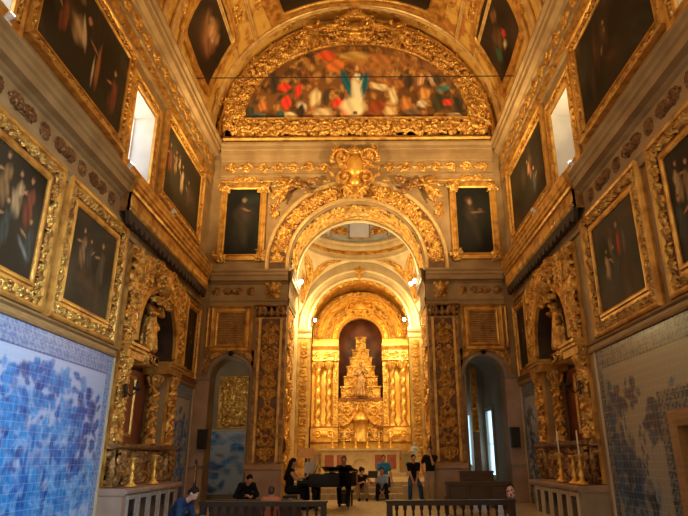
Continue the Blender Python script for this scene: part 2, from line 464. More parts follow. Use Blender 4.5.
# side walls with window openings and the altar recesses
ALT = (14.2, 17.15)      # altar recess along the wall
for s in (-1, 1):
    m = WM(s); side = 'left' if s < 0 else 'right'
    holes = [(12.55, 14.0, 8.55, 10.6), (6.1, 7.7, 8.55, 10.6), (ALT[0], ALT[1], 0, 6.7)]
    if s > 0: holes += [(8.9, 10.0, 0, 2.1), (1.0, 4.5, 3.0, 7.5)]
    mb = MB(); wall_holes(mb, m, YB, YF, 0, 13.42, holes)
    # backs of the recesses
    mb.quad(m(ALT[0], 0, -0.7), m(ALT[1], 0, -0.7), m(ALT[1], 6.7, -0.7), m(ALT[0], 6.7, -0.7))
    for u in ALT: mb.quad(m(u, 0, 0), m(u, 0, -0.7), m(u, 6.7, -0.7), m(u, 6.7, 0))
    mb.quad(m(ALT[0], 6.7, 0), m(ALT[1], 6.7, 0), m(ALT[1], 6.7, -0.7), m(ALT[0], 6.7, -0.7))
    struct('wall_' + side, mb, STONE)
    for k, (a, b) in enumerate(((12.55, 14.0), (6.1, 7.7))):
        n = {(-1, 0): 1, (-1, 1): 2, (1, 0): 3, (1, 1): 4}[(s, k)]
        mb = MB(); z0, z1 = 8.55, 10.6; d = 0.55
        # splayed plaster reveal
        i = 0.12
        F = [(a, z0), (b, z0), (b, z1), (a, z1)]; B = [(a + i, z0 + i), (b - i, z0 + i), (b - i, z1 - i), (a + i, z1 - i)]
        for q in range(4):
            (u0, v0), (u1, v1) = F[q], F[(q + 1) % 4]; (x0, y0), (x1, y1) = B[q], B[(q + 1) % 4]
            mb.quad(m(u0, v0, 0), m(u1, v1, 0), m(x1, y1, -d), m(x0, y0, -d))
        w = struct('window_%d' % n, mb, PLASTER)
        p = MB(); p.boxm(m, a + i, b - i, z0 + i, z1 - i, -d - 0.03, -d); obj('pane', p, PANE if s < 0 else PANEW, w)
        fr = MB()
        for u in (a + i, (a + b) / 2 - .02, b - i - .05): fr.boxm(m, u, u + 0.05, z0 + i, z1 - i, -d, -d + 0.05)
        for v in (z0 + i, z0 + (z1 - z0) * .5, z1 - i - .05): fr.boxm(m, a + i, b - i, v, v + 0.05, -d, -d + 0.045)
        obj('window_frame', fr, WHITEP, w)
        # carved gilt surround
        sr = MB(); mould_rect(sr, m, a, b, z0, z1 + .05, [(0, 0.005), (0, 0.07), (0.05, 0.09), (0.09, 0.05), (0.24, 0.05), (0.28, 0.08), (0.32, 0.08), (0.32, 0.005)])
        obj('window_surround', sr, GOLD, w)
        cv = MB()
        for (u0, v0, L, ang) in ((a - .24, z0, z1 - z0 + .3, 1), (b + .09, z0, z1 - z0 + .3, 1), (a - .2, z1 + .14, b - a + .4, 0)):
            c = Carve(L, 0.15, 0.03, seed=int(u0 * 10)); c.rinceau(0.22, 0.05)
            if ang: c.put(cv, lambda U, V, H, u0=u0, v0=v0: m(u0 + V, v0 + U, 0.05 + H))
            else: c.put(cv, lambda U, V, H, u0=u0, v0=v0: m(u0 + U, v0 + V, 0.05 + H))
        obj('carved_border', cv, GOLDF, w, True)

# unseen window added to light the tiles from beside the camera
mb = MB(); m = WM(1)
mould_rect(mb, m, 1.0, 4.5, 3.0, 7.5, [(0, -0.5), (0, 0.04), (0.15, 0.06), (0.2, 0.01)])
w5 = struct('window_5', mb, PLASTER)
p = MB(); p.boxm(m, 1.0, 4.5, 3.0, 7.5, -0.53, -0.5); obj('pane', p, emit('added_window_pane', (0.62, 0.82, 1.0), 1.5), w5)

# doorway in the tiled wall
m = WM(1); mb = MB()
fp = [(0, -0.4), (0, 0.05), (0.10, 0.07), (0.22, 0.07), (0.26, 0.04), (0.26, 0.002)]
mould_path(mb, m, [(10.0, 0, 1, 0), (10.0, 2.1, 1, 1), (8.9, 2.1, -1, 1), (8.9, 0, -1, 0)], fp)
d1 = struct('door_1', mb, RAILWOOD)
mb = MB(); mb.boxm(m, 8.9, 10.0, 0, 2.1, -0.42, -0.37); obj('door_leaf', mb, DARKWOOD, d1)
mb = MB()
for z0, z1 in ((0.15, 0.95), (1.1, 1.95)):
    mould_rect(mb, m, 9.1, 9.8, z0, z1, [(0, -0.37), (0.02, -0.345), (0.05, -0.345), (0.06, -0.37)])
obj('door_moulding', mb, DARKWOOD, d1)

# far wall with chancel arch and two small archways
DX = 4.33; DR = 0.66; DS = 4.24
m = FM(YF); mb = MB()
holes = [(-2.45, 2.45, 0, 10.9), (-DX - DR, -DX + DR, 0, 4.95), (DX - DR, DX + DR, 0, 4.95)]
wall_holes(mb, m, -A, A, 0, 13.2, holes)
arch_fill(mb, m, 0, 8.3, 2.45, 10.9)
for c in (-DX, DX): arch_fill(mb, m, c, DS, DR, 4.95)
a = np.linspace(0, PI, 49); U = 5.6 * np.cos(a); V = 13.2 + 6.2 * np.sin(a)
mb.poly([m(u, v, 0) for u, v in zip(U, V)])
# reveals
mould_path(mb, m, arch_path(0, 8.3, 2.45, 0.0), [(0, 0), (0, -1.9)])
for c in (-DX, DX): mould_path(mb, m, arch_path(c, DS, DR, 0.0), [(0, 0), (0, -0.7)])
# back face towards the crossing and the side rooms
m2 = FM(YF + 1.9)
wall_holes(mb, m2, -2.95, 2.95, 0, 12.6, [(-2.45, 2.45, 0, 10.9)]); arch_fill(mb, m2, 0, 8.3, 2.45, 10.9)
struct('wall_far', mb, STONE)

# vault
def vault(R, y0, y1, a0, a1, ny, na, mb, dr=None):
    th = np.linspace(math.radians(a0), math.radians(a1), na)[:, None]; y = np.linspace(y0, y1, ny)[None]
    return mb.grid(R * np.cos(th) + 0 * y, y + 0 * th, VZ + (VB + .02) * np.sin(th) + 0 * y)
VZ = 13.40; VB = 5.75
mb = MB(); vault(A + 0.02, YB, YF, 0, 180, 24, 96, mb); ceil = struct('ceiling', mb, OCHRE, smooth=True)
def vm(ang, y, h):   # point on the vault: ang in degrees
    t = np.radians(ang); R = A - h
    return (R * np.cos(t), y + 0 * t, VZ + (VB - h) * np.sin(t))
def vrib_t(y, w, h, name='rib', mt=None):      # transverse arc
    n = 96; ang = np.linspace(0, 180, n)
    pr = [(-w / 2, 0), (-w / 2, h * .6), (-w * .3, h), (0, h * 0.7), (w * .3, h), (w / 2, h * .6), (w / 2, 0)]
    P = np.array([np.stack(vm(ang, y + d, p), -1) for d, p in pr]); mb = MB().grid(P[..., 0], P[..., 1], P[..., 2])
    return obj(name, mb, mt or PALEG, ceil, False)
def vrib_l(ang, y0, y1, w, h, mt=None):
    pr = [(-w / 2, 0), (-w / 2, h * .6), (-w * .3, h), (0, h * 0.7), (w * .3, h), (w / 2, h * .6), (w / 2, 0)]
    P = []
    for d, p in pr:
        t = math.radians(ang); r = A - p
        P.append([(r * math.cos(t) - d * math.sin(t), y, VZ + (VB - p) * math.sin(t) + d * math.cos(t)) for y in (y0, y1)])
    P = np.array(P); mb = MB().grid(P[..., 0], P[..., 1], P[..., 2])
    return obj('rib', mb, mt or PALEG, ceil, False)
for y, w in ((19.15, .26), (15.0, .22), (14.35, .30), (13.6, .22), (10.2, .22), (9.4, .3)): vrib_t(y, w, 0.10)
for ang in (136.5, 124.5, 55.5, 43.5, 176.0, 4.0, 148, 32):
    vrib_l(ang, 15.1, 19.05, 0.16, 0.08)
    if ang in (136.5, 43.5): vrib_l(ang, 9.5, 14.3, 0.16, 0.08)

def ceiling_painting(a0, a1, y0, y1, label, seed, figs, pts):
    """painted panel following the vault; pts outline in unit square"""
    yc, ac = (y0 + y1) / 2, (a0 + a1) / 2
    t = thing('ceiling_painting', label, 'painting', tuple(float(q) for q in vm(np.array(ac), yc, 0.03)), 'paintings set into the vault')
    nx, ny = 70, 70
    C = blobs(nx, ny, (0.045, 0.028, 0.015), figs, 1.0, 0.5, seed)
    # outline polygon as radial function -> polar grid
    P = np.array(pts); cx = P.mean(0)
    n = 64; th = np.linspace(0, 2 * PI, n + 1)[:-1]
    def rad(q):
        d = np.array([math.cos(q), math.sin(q)]); best = 9
        for i in range(len(P)):
            a, b = P[i] - cx, P[(i + 1) % len(P)] - cx; e = b - a
            den = d[0] * e[1] - d[1] * e[0]
            if abs(den) < 1e-9: continue
            k = (a[0] * e[1] - a[1] * e[0]) / den; l = (a[0] * d[1] - a[1] * d[0]) / den
            if k > 0 and -1e-6 <= l <= 1 + 1e-6: best = min(best, k)
        return best
    R = np.array([rad(q) for q in th])
    rr = np.linspace(0.01, 1, 26)[:, None]
    X = cx[0] + rr * R * np.cos(th); Y = cx[1] + rr * R * np.sin(th)
    ci = C[np.clip((Y * (ny - 1)).round().astype(int), 0, ny - 1), np.clip((X * (nx - 1)).round().astype(int), 0, nx - 1)]
    f = lambda X, Y, h: vm(a0 + (a1 - a0) * Y, y0 + (y1 - y0) * X, h)
    mb = MB(); g = f(X, Y, 0.04); mb.grid(g[0], g[1], g[2], cu=True, col=ci); obj('canvas', mb, CANVAS, t, True)
    pr = [(0.98, .03), (0.98, .10), (1.03, .13), (1.07, .09), (1.13, .09), (1.16, .12), (1.19, .08), (1.19, 0.0)]
    rr = np.array([k for k, _ in pr])[:, None]; hh = np.array([h for _, h in pr])[:, None]
    g = f(cx[0] + rr * R * np.cos(th), cx[1] + rr * R * np.sin(th), hh + 0 * R)
    mb = MB().grid(g[0], g[1], g[2], cu=True); obj('frame', mb, GOLD, t, True)
    return t
hexl = [(-0.02, .02), (.5, -.04), (1.0, -0.02), (1.05, .5), (1.02, 1.0), (.5, 1.04), (.02, 1.0), (-.05, .5)]
ceiling_painting(170, 147, 15.15, 17.95, 'dark vault painting of a glowing figure, on the doorless wall side', 3,
    [(.45, .45, .35, .35, .3, (.16, .07, .03), .9, .9), (.3, .6, .1, .2, .4, (.28, .12, .05), .8, .8), (.7, .65, .12, .1, -.4, (.45, .22, .1), .8, .7), (.55, .55, .25, .3, .3, (.34, .16, .06), .9, .8), (.5, .6, .13, .14, 0, (.55, .3, .12), .9, .6), (.6, .4, .12, .2, .6, (.25, .09, .04), .9, .6), (.62, .55, .05, .06, 0, (.45, .4, .3), .8, .6), (.4, .7, .1, .06, .4, (.4, .25, .1), .8, .6)], hexl)
ceiling_painting(11, 34, 15.25, 18.05, 'dark vault painting with a small bright red patch, on the doorway wall side', 4,
    [(.42, .42, .07, .08, 0, (.55, .04, .03), 1, .5), (.5, .3, .08, .07, 0, (.5, .38, .16), 1, .6), (.6, .5, .2, .2, .4, (.14, .07, .03), .9, .8), (.75, .35, .09, .16, 0, (.04, .12, .06), .9, .6), (.4, .75, .12, .1, 0, (.2, .09, .04), .9, .6)], hexl)
ceiling_painting(59, 122, 15.0, 18.55, 'wide dark painting at the crown of the vault above the crowned lunette frame', 5,
    [(.6, .3, .2, .1, 0, (.12, .06, .03), .8, .8), (.5, .7, .15, .15, 0, (.10, .05, .03), .8, .8)], hexl)
# painted arabesque bosses on the vault
BOS = []
for ang, y in ((142, 17.2), (142, 15.8), (130, 17.4), (130, 16.0), (50, 17.4), (50, 16.0), (38, 17.2), (38, 15.8), (146, 13), (34, 13), (163, 14.7), (17, 14.7), (165, 19.3), (15, 19.3), (120, 19.2), (60, 19.2)):
    c = Carve(0.9, 0.7, 0.03, mx=0.45, seed=int(ang)); c.rosette(.45, .35, .16, .05); c.spiral(.68, .25, .15, 0, 1.3, 1, .035, .045); c.spiral(.68, .5, .12, 0, 1.3, -1, .03, .045); c.leaf(.45, .35, PI / 2, .3, .05, .05); c.leaf(.45, .35, -PI / 2, .3, .05, .05)
    rel('boss', c, lambda U, V, H, ang=ang, y=y: vm(ang + np.degrees((V - .35) / A), y + U - .45, H * 1.0 + 0.005), GOLDF, ceil, True)

# ------------------------------------------------------------------ entablatures
ENT = [(0.0, 6.72), (.08, 6.72), (.08, 6.85), (.12, 6.9), (.12, 6.97), (.05, 7.0), (.05, 7.5), (.10, 7.53), (.14, 7.57), (.26, 7.61), (.27, 7.76), (.31, 7.80), (.31, 7.88), (.36, 7.94), (.36, 8.0), (0.0, 8.03)]
COR = [(0.0, 11.33), (.06, 11.33), (.08, 11.42), (.04, 11.46), (.04, 11.78), (.09, 11.82), (.09, 11.88), (.05, 11.92), (.05, 12.42), (.10, 12.46), (.12, 12.54), (.24, 12.62), (.25, 12.80), (.29, 12.84), (.29, 12.97), (.36, 13.04), (.36, 13.12), (0.0, 13.16)]
def roundel(parent, m, u, v, r, p, mt=GOLDF):
    c = Carve(2 * r, 2 * r, 0.025, seed=int(u * 7)); c.rosette(r, r, r * .9, .07); 
    for k in range(10): c.disc(r + r * .85 * math.cos(k * .63), r + r * .85 * math.sin(k * .63), r * .2, .045)
    return rel('rosette', c, on(m, u - r, v - r, p), mt, parent, True)
def oblong(parent, m, u, v, L, h, p, mt=GOLDF):
    c = Carve(L, h, 0.025, mx=L / 2, seed=int(u * 9)); c.spiral(L * .72, h * .5, h * .33, 0, 1.5, 1, h * .09, .07); c.rosette(L / 2, h / 2, h * .32, .075)
    for q in (-.9, -.3, .3, .9, 1.6, 2.4): c.leaf(L * .72, h * .5, q, h * .42, h * .085, .055, .9)
    c.leaf(L * .9, h * .5, 0.4, L * .1, h * .1, .05)
    return rel('scroll_panel', c, on(m, u - L / 2, v - h / 2, p), mt, parent, True)
FRZ = leafy(mat('tarnished_bronze_gilding', (0.30, 0.14, 0.045), (0.14, 0.06, 0.022), 0.4, 0.4, 6.0), 16, .05)
TN = 1
for s in (-1, 1):
    m = WM(s)
    mb = MB(); mould_line(mb, m, YB, YF - .3, ENT); e = struct('trim_%d' % TN, mb, STONE); TN += 1
    u = 7.0
    while u < 12.6:
        oblong(e, m, u, 7.25, 0.85, .38, .052, FRZ); roundel(e, m, u + .72, 7.25, .16, .052, FRZ); u += 1.44
    mb = MB(); mould_line(mb, m, YB, YF - .3, COR); e = struct('trim_%d' % TN, mb, STONE); TN += 1
    c = Carve(13.6, 0.3, 0.035, seed=5); c.rinceau(.42, .07); rel('leaf_band', c, on(m, 6, 11.47, .042), GOLD, e)
    c = Carve(13.6, 0.42, 0.035, seed=6); c.rinceau(.7, .07); rel('scroll_band', c, on(m, 6, 11.96, .052), GOLDF, e, True)
# far wall
m = FM(YF)
for x0, x1 in ((-A + .3, -2.45), (2.45, A - .3)):
    mb = MB(); mould_line(mb, m, x0, x1, ENT)
    # the entablature turns into the arch
    sx = 1 if x1 < 0 else -1; xe = x1 if x1 < 0 else x0
    P = np.array([[(xe + sx * pp * .6 , YF - pp, v), (xe + sx * pp * .6, YF + 1.9, v)] for pp, v in ENT]); mb.grid(P[..., 0], P[..., 1], P[..., 2])
    mb.poly([(xe + sx * pp * .6, YF - pp, v) for pp, v in ENT])
    e = struct('trim_%d' % TN, mb, STONE); TN += 1
    sg = 1 if x0 > 0 else -1
    for k, xx in enumerate((3.75, 4.4, 5.0)):
        if k == 1: oblong(e, m, sg * xx, 7.25, .75, .36, .052, GOLDD)
        else: roundel(e, m, sg * xx, 7.25, .16, .052, GOLDD)
mb = MB(); mould_line(mb, m, -A + .3, A - .3, COR); e = struct('trim_%d' % TN, mb, STONE); TN += 1
for x0 in (-5.1, 0.95):
    c = Carve(4.15, 0.42, 0.03, seed=8); c.rinceau(.6, .08); rel('scroll_band', c, on(m, x0, 11.96, .052), GOLDF, e, True)
for x0, x1 in ((-A + .33, -0.95), (0.95, A - .33)):
    c = Carve(x1 - x0, 0.1, 0.03); c.leafrow(.14, .03); rel('leaf_band', c, on(m, x0, 11.58, .042), GOLD, e)

# ================================================================== LUNETTE
def px2(x, y): return ((x - 245) / 221.0, (118 - y) / 70.0)
LIT = []
def L_(x, y, rx, ry, ang, c, al=1.0, soft=0.45): u, v = px2(x, y); LIT.append((u, v, rx / 70., ry / 70., -ang, c, al, soft))
CREAMC = (.72, .56, .28)
r_ = random.Random(11)
L_(355, 64, 75, 14, 0, (.46, .21, .05), .8, .9)
for k in range(650):
    t = r_.random(); x = 248 + 216 * t; y = r_.uniform(50, 117)
    dk = min(1, abs(x - 355) / 110)
    pal = [(.42, .20, .05), (.12, .05, .018), (.50, .28, .08), (.28, .09, .025), (.10, .05, .02), (.06, .035, .02), (.40, .16, .04), (.50, .24, .06), (.22, .09, .03)]
    if dk > .6: pal += [(.05, .04, .02)] * 4
    L_(x, y, r_.uniform(2., 6), r_.uniform(1.8, 5), r_.uniform(-1, 1), r_.choice(pal), .75, .6)
for a in [(325, 58, 11, 6, .1, (.75, .10, .03)), (334, 68, 12, 7, -.2, (.68, .19, .04)), (353, 58, 20, 5, 0, (.55, .34, .08)), (380, 62, 14, 6, .2, (.45, .18, .05)),
          (282, 88, 8, 5, 0, (.72, .06, .03)), (297, 91, 4, 8, .2, (.72, .05, .03)), (285, 102, 6, 7, 0, (.78, .05, .03)), (338, 103, 8, 6, .2, (.72, .06, .03)), (346, 109, 6, 6, 0, (.75, .05, .03)),
          (314, 98, 7, 10, .3, CREAMC), (288, 114, 10, 4, 0, CREAMC), (322, 112, 12, 6, 0, (.6, .45, .22)), (301, 106, 7, 5, .5, (.5, .42, .26)),
          (272, 84, 5, 10, 0, (.05, .04, .025)), (300, 110, 5, 7, 0, (.05, .03, .02)), (325, 97, 4, 8, .2, (.06, .05, .03)), (307, 58, 6, 3, 0, (.08, .05, .02)),
          (258, 115, 13, 4, 0, (.05, .11, .11)), (280, 113, 6, 4, .4, (.05, .10, .09)), (262, 105, 5, 6, 0, (.55, .20, .05)), (250, 110, 5, 6, 0, (.05, .06, .05)),
          (376, 107, 12, 9, 0, (.26, .06, .02)), (365, 113, 12, 4, 0, (.2, .06, .02)), (392, 97, 5, 10, -.2, CREAMC), (389, 111, 8, 6, 0, (.68, .46, .2)), (378, 88, 12, 4, .2, CREAMC), (405, 104, 7, 8, 0, (.5, .2, .05)),
          (408, 84, 6, 9, .4, (.06, .04, .03)), (421, 82, 4, 7, .4, (.62, .36, .16)), (431, 82, 3, 8, -.4, (.52, .34, .22)), (420, 104, 6, 4, 0, (.55, .45, .28)), (424, 95, 7, 7, .2, (.6, .28, .07)), (412, 112, 10, 4, 0, (.14, .09, .05)),
          (438, 103, 9, 11, 0, (.05, .045, .02)), (446, 103, 6, 4, 0, (.6, .05, .03)), (443, 90, 9, 4, -.3, (.08, .18, .15)), (457, 106, 6, 10, 0, (.04, .035, .02)), (452, 115, 9, 3, 0, (.55, .4, .22)), (437, 82, 5, 6, 0, (.06, .05, .03)),
          (356, 95, 9, 19, 0, (.85, .74, .45)), (352, 107, 15, 10, .2, (.80, .66, .36)), (345, 84, 4.5, 16, -.35, (.015, .12, .15)), (364, 85, 4, 14, .25, (.015, .12, .15)), (360, 79, 3, 4, 0, (.03, .16, .18)), (356, 79, 4, 5, 0, (.76, .64, .4)), (356, 70.5, 2.6, 3.6, 0, (.6, .36, .16)),
          (354, 112, 3, 2, 0, (.12, .06, .03)), (341, 97, 3, 4, 0, (.1, .05, .03))]: L_(*a)
lun = thing('lunette_painting', 'half-round painting of a white-robed figure in a blue mantle under the vault', 'painting', (0, YF - .05, 14.3))
LZ, LA, LB = 14.28, 4.42, 3.55
th = np.linspace(0, PI, 97)[None]; rr = np.linspace(0, 1, 40)[:, None]
Xn = rr * np.cos(th); Yn = rr * np.sin(th)
fine = blobs(420, 200, (.20, .09, .03), LIT, 221 / 70., 0.45, 5)
fine = np.clip(fine * 1.35, 0, 1)
def lun_color(X, Z):
    i = np.clip(((X + LA) / (2 * LA) * 419).round().astype(int), 0, 419); j = np.clip(((Z - LZ) / LB * 199).round().astype(int), 0, 199); return fine[j, i]
gx = np.linspace(-LA, LA, 360)[None]; gz = np.linspace(0, 1, 150)[:, None]
top = LB * np.sqrt(np.maximum(0, 1 - (gx / LA) ** 2)); Z = LZ + gz * top; X = gx + 0 * Z
mb = MB().grid(X, YF - 0.04 + 0 * Z, Z, col=lun_color(X, Z)); obj('canvas', mb, CANVAS, lun)
# carved half-round border between the canvas and the vault
NA_ = 560
c = Carve(15.0, 1.35, 0.03, seed=21); c.foliage(1000, .36, .26); 
for k in range(30): c.rosette(.25 + k * .5, .28, .2, .22)
for k in range(15): c.spiral(.5 + k, .8, .36, k, 1.5, 1 if k % 2 else -1, .06, .24)
def lmap(U, V, H):
    t = U / 15.0 * PI; f = V / 1.35
    xi, zi = (LA - .05) * np.cos(t), LZ + (LB - .05) * np.sin(t)
    xo, zo = 5.44 * np.cos(t), 13.45 + 5.58 * np.sin(t)
    return xi + (xo - xi) * f, YF - 0.10 - 0.10 * np.sin(f * PI) - H, zi + (zo - zi) * f
rel('carved_border', c, lmap, GOLDF, lun, True)
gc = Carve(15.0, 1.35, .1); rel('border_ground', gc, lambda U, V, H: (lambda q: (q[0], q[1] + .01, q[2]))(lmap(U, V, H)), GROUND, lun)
path = [((LA) * math.cos(a), LZ + LB * math.sin(a), math.cos(a), math.sin(a)) for a in np.linspace(0, PI, 80)]
mb = MB(); mould_path(mb, FM(YF), path, [(-.02, .04), (-.02, .16), (.05, .22), (.10, .16), (.14, .12)]); obj('inner_moulding', mb, GOLD, lun, True)
path = [(5.30 * math.cos(a), 13.45 + 5.44 * math.sin(a), math.cos(a), math.sin(a)) for a in np.linspace(0, PI, 80)]
mb = MB(); mould_path(mb, FM(YF), path, [(-.05, .1), (-.04, .3), (.03, .36), (.08, .3), (.10, .1)]); obj('outer_moulding', mb, GOLD, lun, True)
c = Carve(10.3, 0.78, 0.035, seed=23); c.rinceau(.6, .15); c.foliage(420, .26, .14)
rel('base_border', c, lambda U, V, H: (U - 5.15, YF - .12 - H, 13.5 + V), GOLDF, lun)
mb = MB(); mb.box(-5.2, 5.2, YF - .12, YF - .01, 13.2, 14.28); mould_line(mb, FM(YF), -5.2, 5.2, [(.12, 13.2), (.3, 13.22), (.34, 13.3), (.2, 13.42), (.121, 13.46)])
mould_line(mb, FM(YF), -4.4, 4.4, [(.12, 14.2), (.2, 14.22), (.22, 14.28), (.12, 14.3)])
obj('base_moulding', mb, GOLD, lun)

# figures in relief (carved angels): one continuous body each
def two_bone(a, t, l1, l2, pole):
    a, t, pole = Vector(a), Vector(t), Vector(pole)
    d = t - a; L = min(d.length, (l1 + l2) * .995); d.normalize()
    x = (l1 * l1 - l2 * l2 + L * L) / (2 * L); h = math.sqrt(max(0, l1 * l1 - x * x))
    n = (pole - d * pole.dot(d)); n = n.normalized() if n.length > 1e-6 else Vector((0, 0, 1))
    return a + d * x + n * h, a + d * L
def angel_mesh(k=0, wings=True, sc=1.0, robe=True):
    b = MB(); sg = 1
    b.ell((0, 0, .0), (.15, .12, .16)); b.ell((.02, -.01, .25), (.16, .12, .19)); b.cap((.02, 0, .40), (.04, -.02, .5), .055, .05)
    b.ell((.05, -.03, .60), (.095, .105, .12)); b.cap((.05, -.13, .6), (.05, -.15, .58), .02, .018)
    for q in range(9):
        a = q * .7; b.ell((.05 + .09 * math.cos(a), .02 + .04 * math.sin(a), .66 + .03 * math.sin(2 * a)), (.045, .05, .045))
    e, w = two_bone((.17, -.02, .34), (.62, -.12, .45), .25, .25, (0, -1, -.6)); b.cap((.17, -.02, .34), e, .06, .048); b.cap(e, w, .048, .034); b.ell(w + Vector((.05, 0, 0)), (.06, .03, .035))
    e, w = two_bone((-.14, -.02, .34), (-.35, -.25, .05), .25, .25, (-1, 0, .3)); b.cap((-.14, -.02, .34), e, .06, .048); b.cap(e, w, .048, .034); b.ell(w + Vector((-.02, -.03, -.03)), (.04, .04, .05))
    k1, a1 = two_bone((.08, 0, -.08), (.22, -.10, -.72), .36, .36, (.3, -1, 0)); b.cap((.08, 0, -.08), k1, .095, .065); b.cap(k1, a1, .065, .04); b.cap(a1, a1 + Vector((.03, -.1, -.05)), .04, .03)
    k2, a2 = two_bone((-.08, 0, -.08), (-.35, .0, -.62), .36, .36, (-.3, -1, .2)); b.cap((-.08, 0, -.08), k2, .095, .065); b.cap(k2, a2, .065, .04); b.cap(a2, a2 + Vector((-.08, -.06, -.05)), .04, .03)
    if robe:
        for q in range(7):
            t = q / 6; b.cap((-.16 + .3 * t, -.06, .05), (-.30 + .5 * t, .0, -.5 - .12 * math.sin(q * 2)), .07, .06)
        b.cap((-.1, .05, .3), (-.45, .1, .1), .05, .08); b.cap((-.45, .1, .1), (-.6, .1, -.1), .08, .03)
    if wings:
        for sx in (-1, 1):
            for q in range(7):
                a = .3 + q * .2; L = .62 - .05 * q
                b.cap((sx * .1, .1, .33), (sx * (.1 + L * math.cos(a)), .14, .33 + L * math.sin(a) * .9), .05, .022)
    return remesh(b, .022, 'angel')
YK_ = 19.2
ANG = angel_mesh(); PUT = angel_mesh(robe=False, wings=True)
def place_fig(name, me, loc, rz, s, mt, label, cat, mirror=False, group=None, ry=0):
    me2 = me.copy(); me2.materials.clear(); me2.materials.append(mt)
    o = bpy.data.objects.new(name, me2); COL.objects.link(o)
    o.location = loc; o.rotation_euler = (0, ry, rz); o.scale = (-s if mirror else s, s, s)
    return tag(o, label, cat, group)
place_fig('carved_angel', ANG, (-1.72, YK_ - .05, 17.70), 0, 1.0, GOLDF, 'gilded angel seated beside the lunette crown, towards the doorless wall', 'statue', False, None, .25)
place_fig('carved_angel', ANG, (1.60, YK_ - .05, 17.70), 0, 1.0, GOLDF, 'gilded angel seated beside the lunette crown, towards the tiled doorway wall', 'statue', True, None, -.25)
cr = thing('crown_cartouche', 'gilded crowned shell cartouche at the top of the lunette frame', 'ornament', (0, YF - .6, 17.5))
YK = 19.25
c = Carve(1.7, 1.5, 0.025, mx=.85, seed=3); c.foliage(22, .4, .12)
for k in range(7): c.leaf(.85, .65, PI / 2 + k * .2, .42, .06, .2, 0)
c.spiral(1.35, .95, .25, 0, 1.5, 1, .07, .2); c.spiral(1.25, .35, .2, PI, 1.4, -1, .06, .18); c.disc(.85, .6, .4, .1)
rel('shell', c, lambda U, V, H: (U - .90, YK - H, 17.25 + V), GOLDF, cr, True)
path = [(-1.2, 18.15, 0, 1)] + [(-.05 + .66 * math.cos(a), 18.15 + .55 * math.sin(a), math.cos(a), math.sin(a)) for a in np.linspace(PI, 0, 24)] + [(1.1, 18.15, 0, 1)]
mb = MB(); mould_path(mb, FM(YK), path, [(-.08, -.2), (-.08, .1), (.02, .18), (.12, .1), (.14, -.2)]); obj('pediment', mb, GOLDB, cr, True)
mb = MB(); mb.ell((-.05, YK - .12, 17.95), (.2, .14, .17)); mb.ell((-.05, YK - .14, 17.7), (.28, .12, .09)); obj('boss', mb, GOLDB, cr, True)
mb = MB()
for k in range(7):
    a = .35 + k * .405; mb.cap((-.05 + .12 * math.cos(a), YK - .1, 18.62), (-.05 + .34 * math.cos(a), YK - .1, 18.68 + .3 * math.sin(a)), .05, .035, 8)
mb.cap((-.3, YK - .1, 18.6), (.2, YK - .1, 18.6), .07, .07, 8); mb.ell((-.05, YK - .1, 18.78), (.16, .12, .18)); obj('crown', mb, GOLDF, cr, True)
# thin tie rod across the vault
mb = MB(); mb.tube([(-5.41, 16.73, 13.9), (5.41, 16.73, 13.9)], .018, 6); tag(obj('tie_rod', mb, IRON), 'thin dark rod hanging straight across the vault before the lunette', 'rod')

# ================================================================== FAR WALL ORNAMENT
m = FM(YF)
# archivolt of the chancel arch
arch = thing('chancel_arch', 'broad carved gilt archivolt around the chancel opening', 'arch', (0, YF, 8.05))
c = Carve(PI * 2.85, .58, .022, seed=31); c.rinceau(.42, .08); c.foliage(420, .2, .075)
rel('carved_band', c, lambda U, V, H: ((2.58 + V) * np.cos(U / 2.85), YF - .062 - H, 8.3 + (2.58 + V) * np.sin(U / 2.85)), GOLDF, arch, True)
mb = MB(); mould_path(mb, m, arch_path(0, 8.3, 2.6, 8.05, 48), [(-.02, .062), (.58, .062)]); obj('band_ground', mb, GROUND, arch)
mb = MB(); mould_path(mb, m, arch_path(0, 8.3, 2.47, 8.05, 48), [(0, .004), (0, .09), (.05, .13), (.10, .13), (.13, .058), (.71, .058), (.73, .12), (.78, .17), (.83, .17), (.86, .10), (.86, .003)]); obj('moulding', mb, PALEG, arch)
c = Carve(PI * 2.45, 1.35, .03, seed=32); c.rinceau(.9, .07); c.foliage(500, .3, .06)
rel('carved_soffit', c, lambda U, V, H: ((2.44 - H) * np.cos(U / 2.45), YF + .28 + V, 8.3 + (2.44 - H) * np.sin(U / 2.45)), GOLD, arch)
mb = MB(); mould_path(mb, FM(YF + 1.9), arch_path(0, 8.3, 2.45, 8.05, 48), [(-.02, .12), (-.07, .1), (-.07, -.05), (-.02, -.1), (.335, -.1), (.335, -.004)]); obj('rear_moulding', mb, CREAM, arch)
c = Carve(1.0, .9, .03, mx=.5); c.spiral(.75, .45, .2, 0, 1.4, 1, .06, .07); c.rosette(.5, .45, .25, .08)
rel('soffit_boss', c, lambda U, V, H: ((2.40 - H) * np.sin((U - .5) / 2.4), YF + .5 + V, 8.3 + (2.40 - H) * np.cos((U - .5) / 2.4)), PALEG, arch, True)
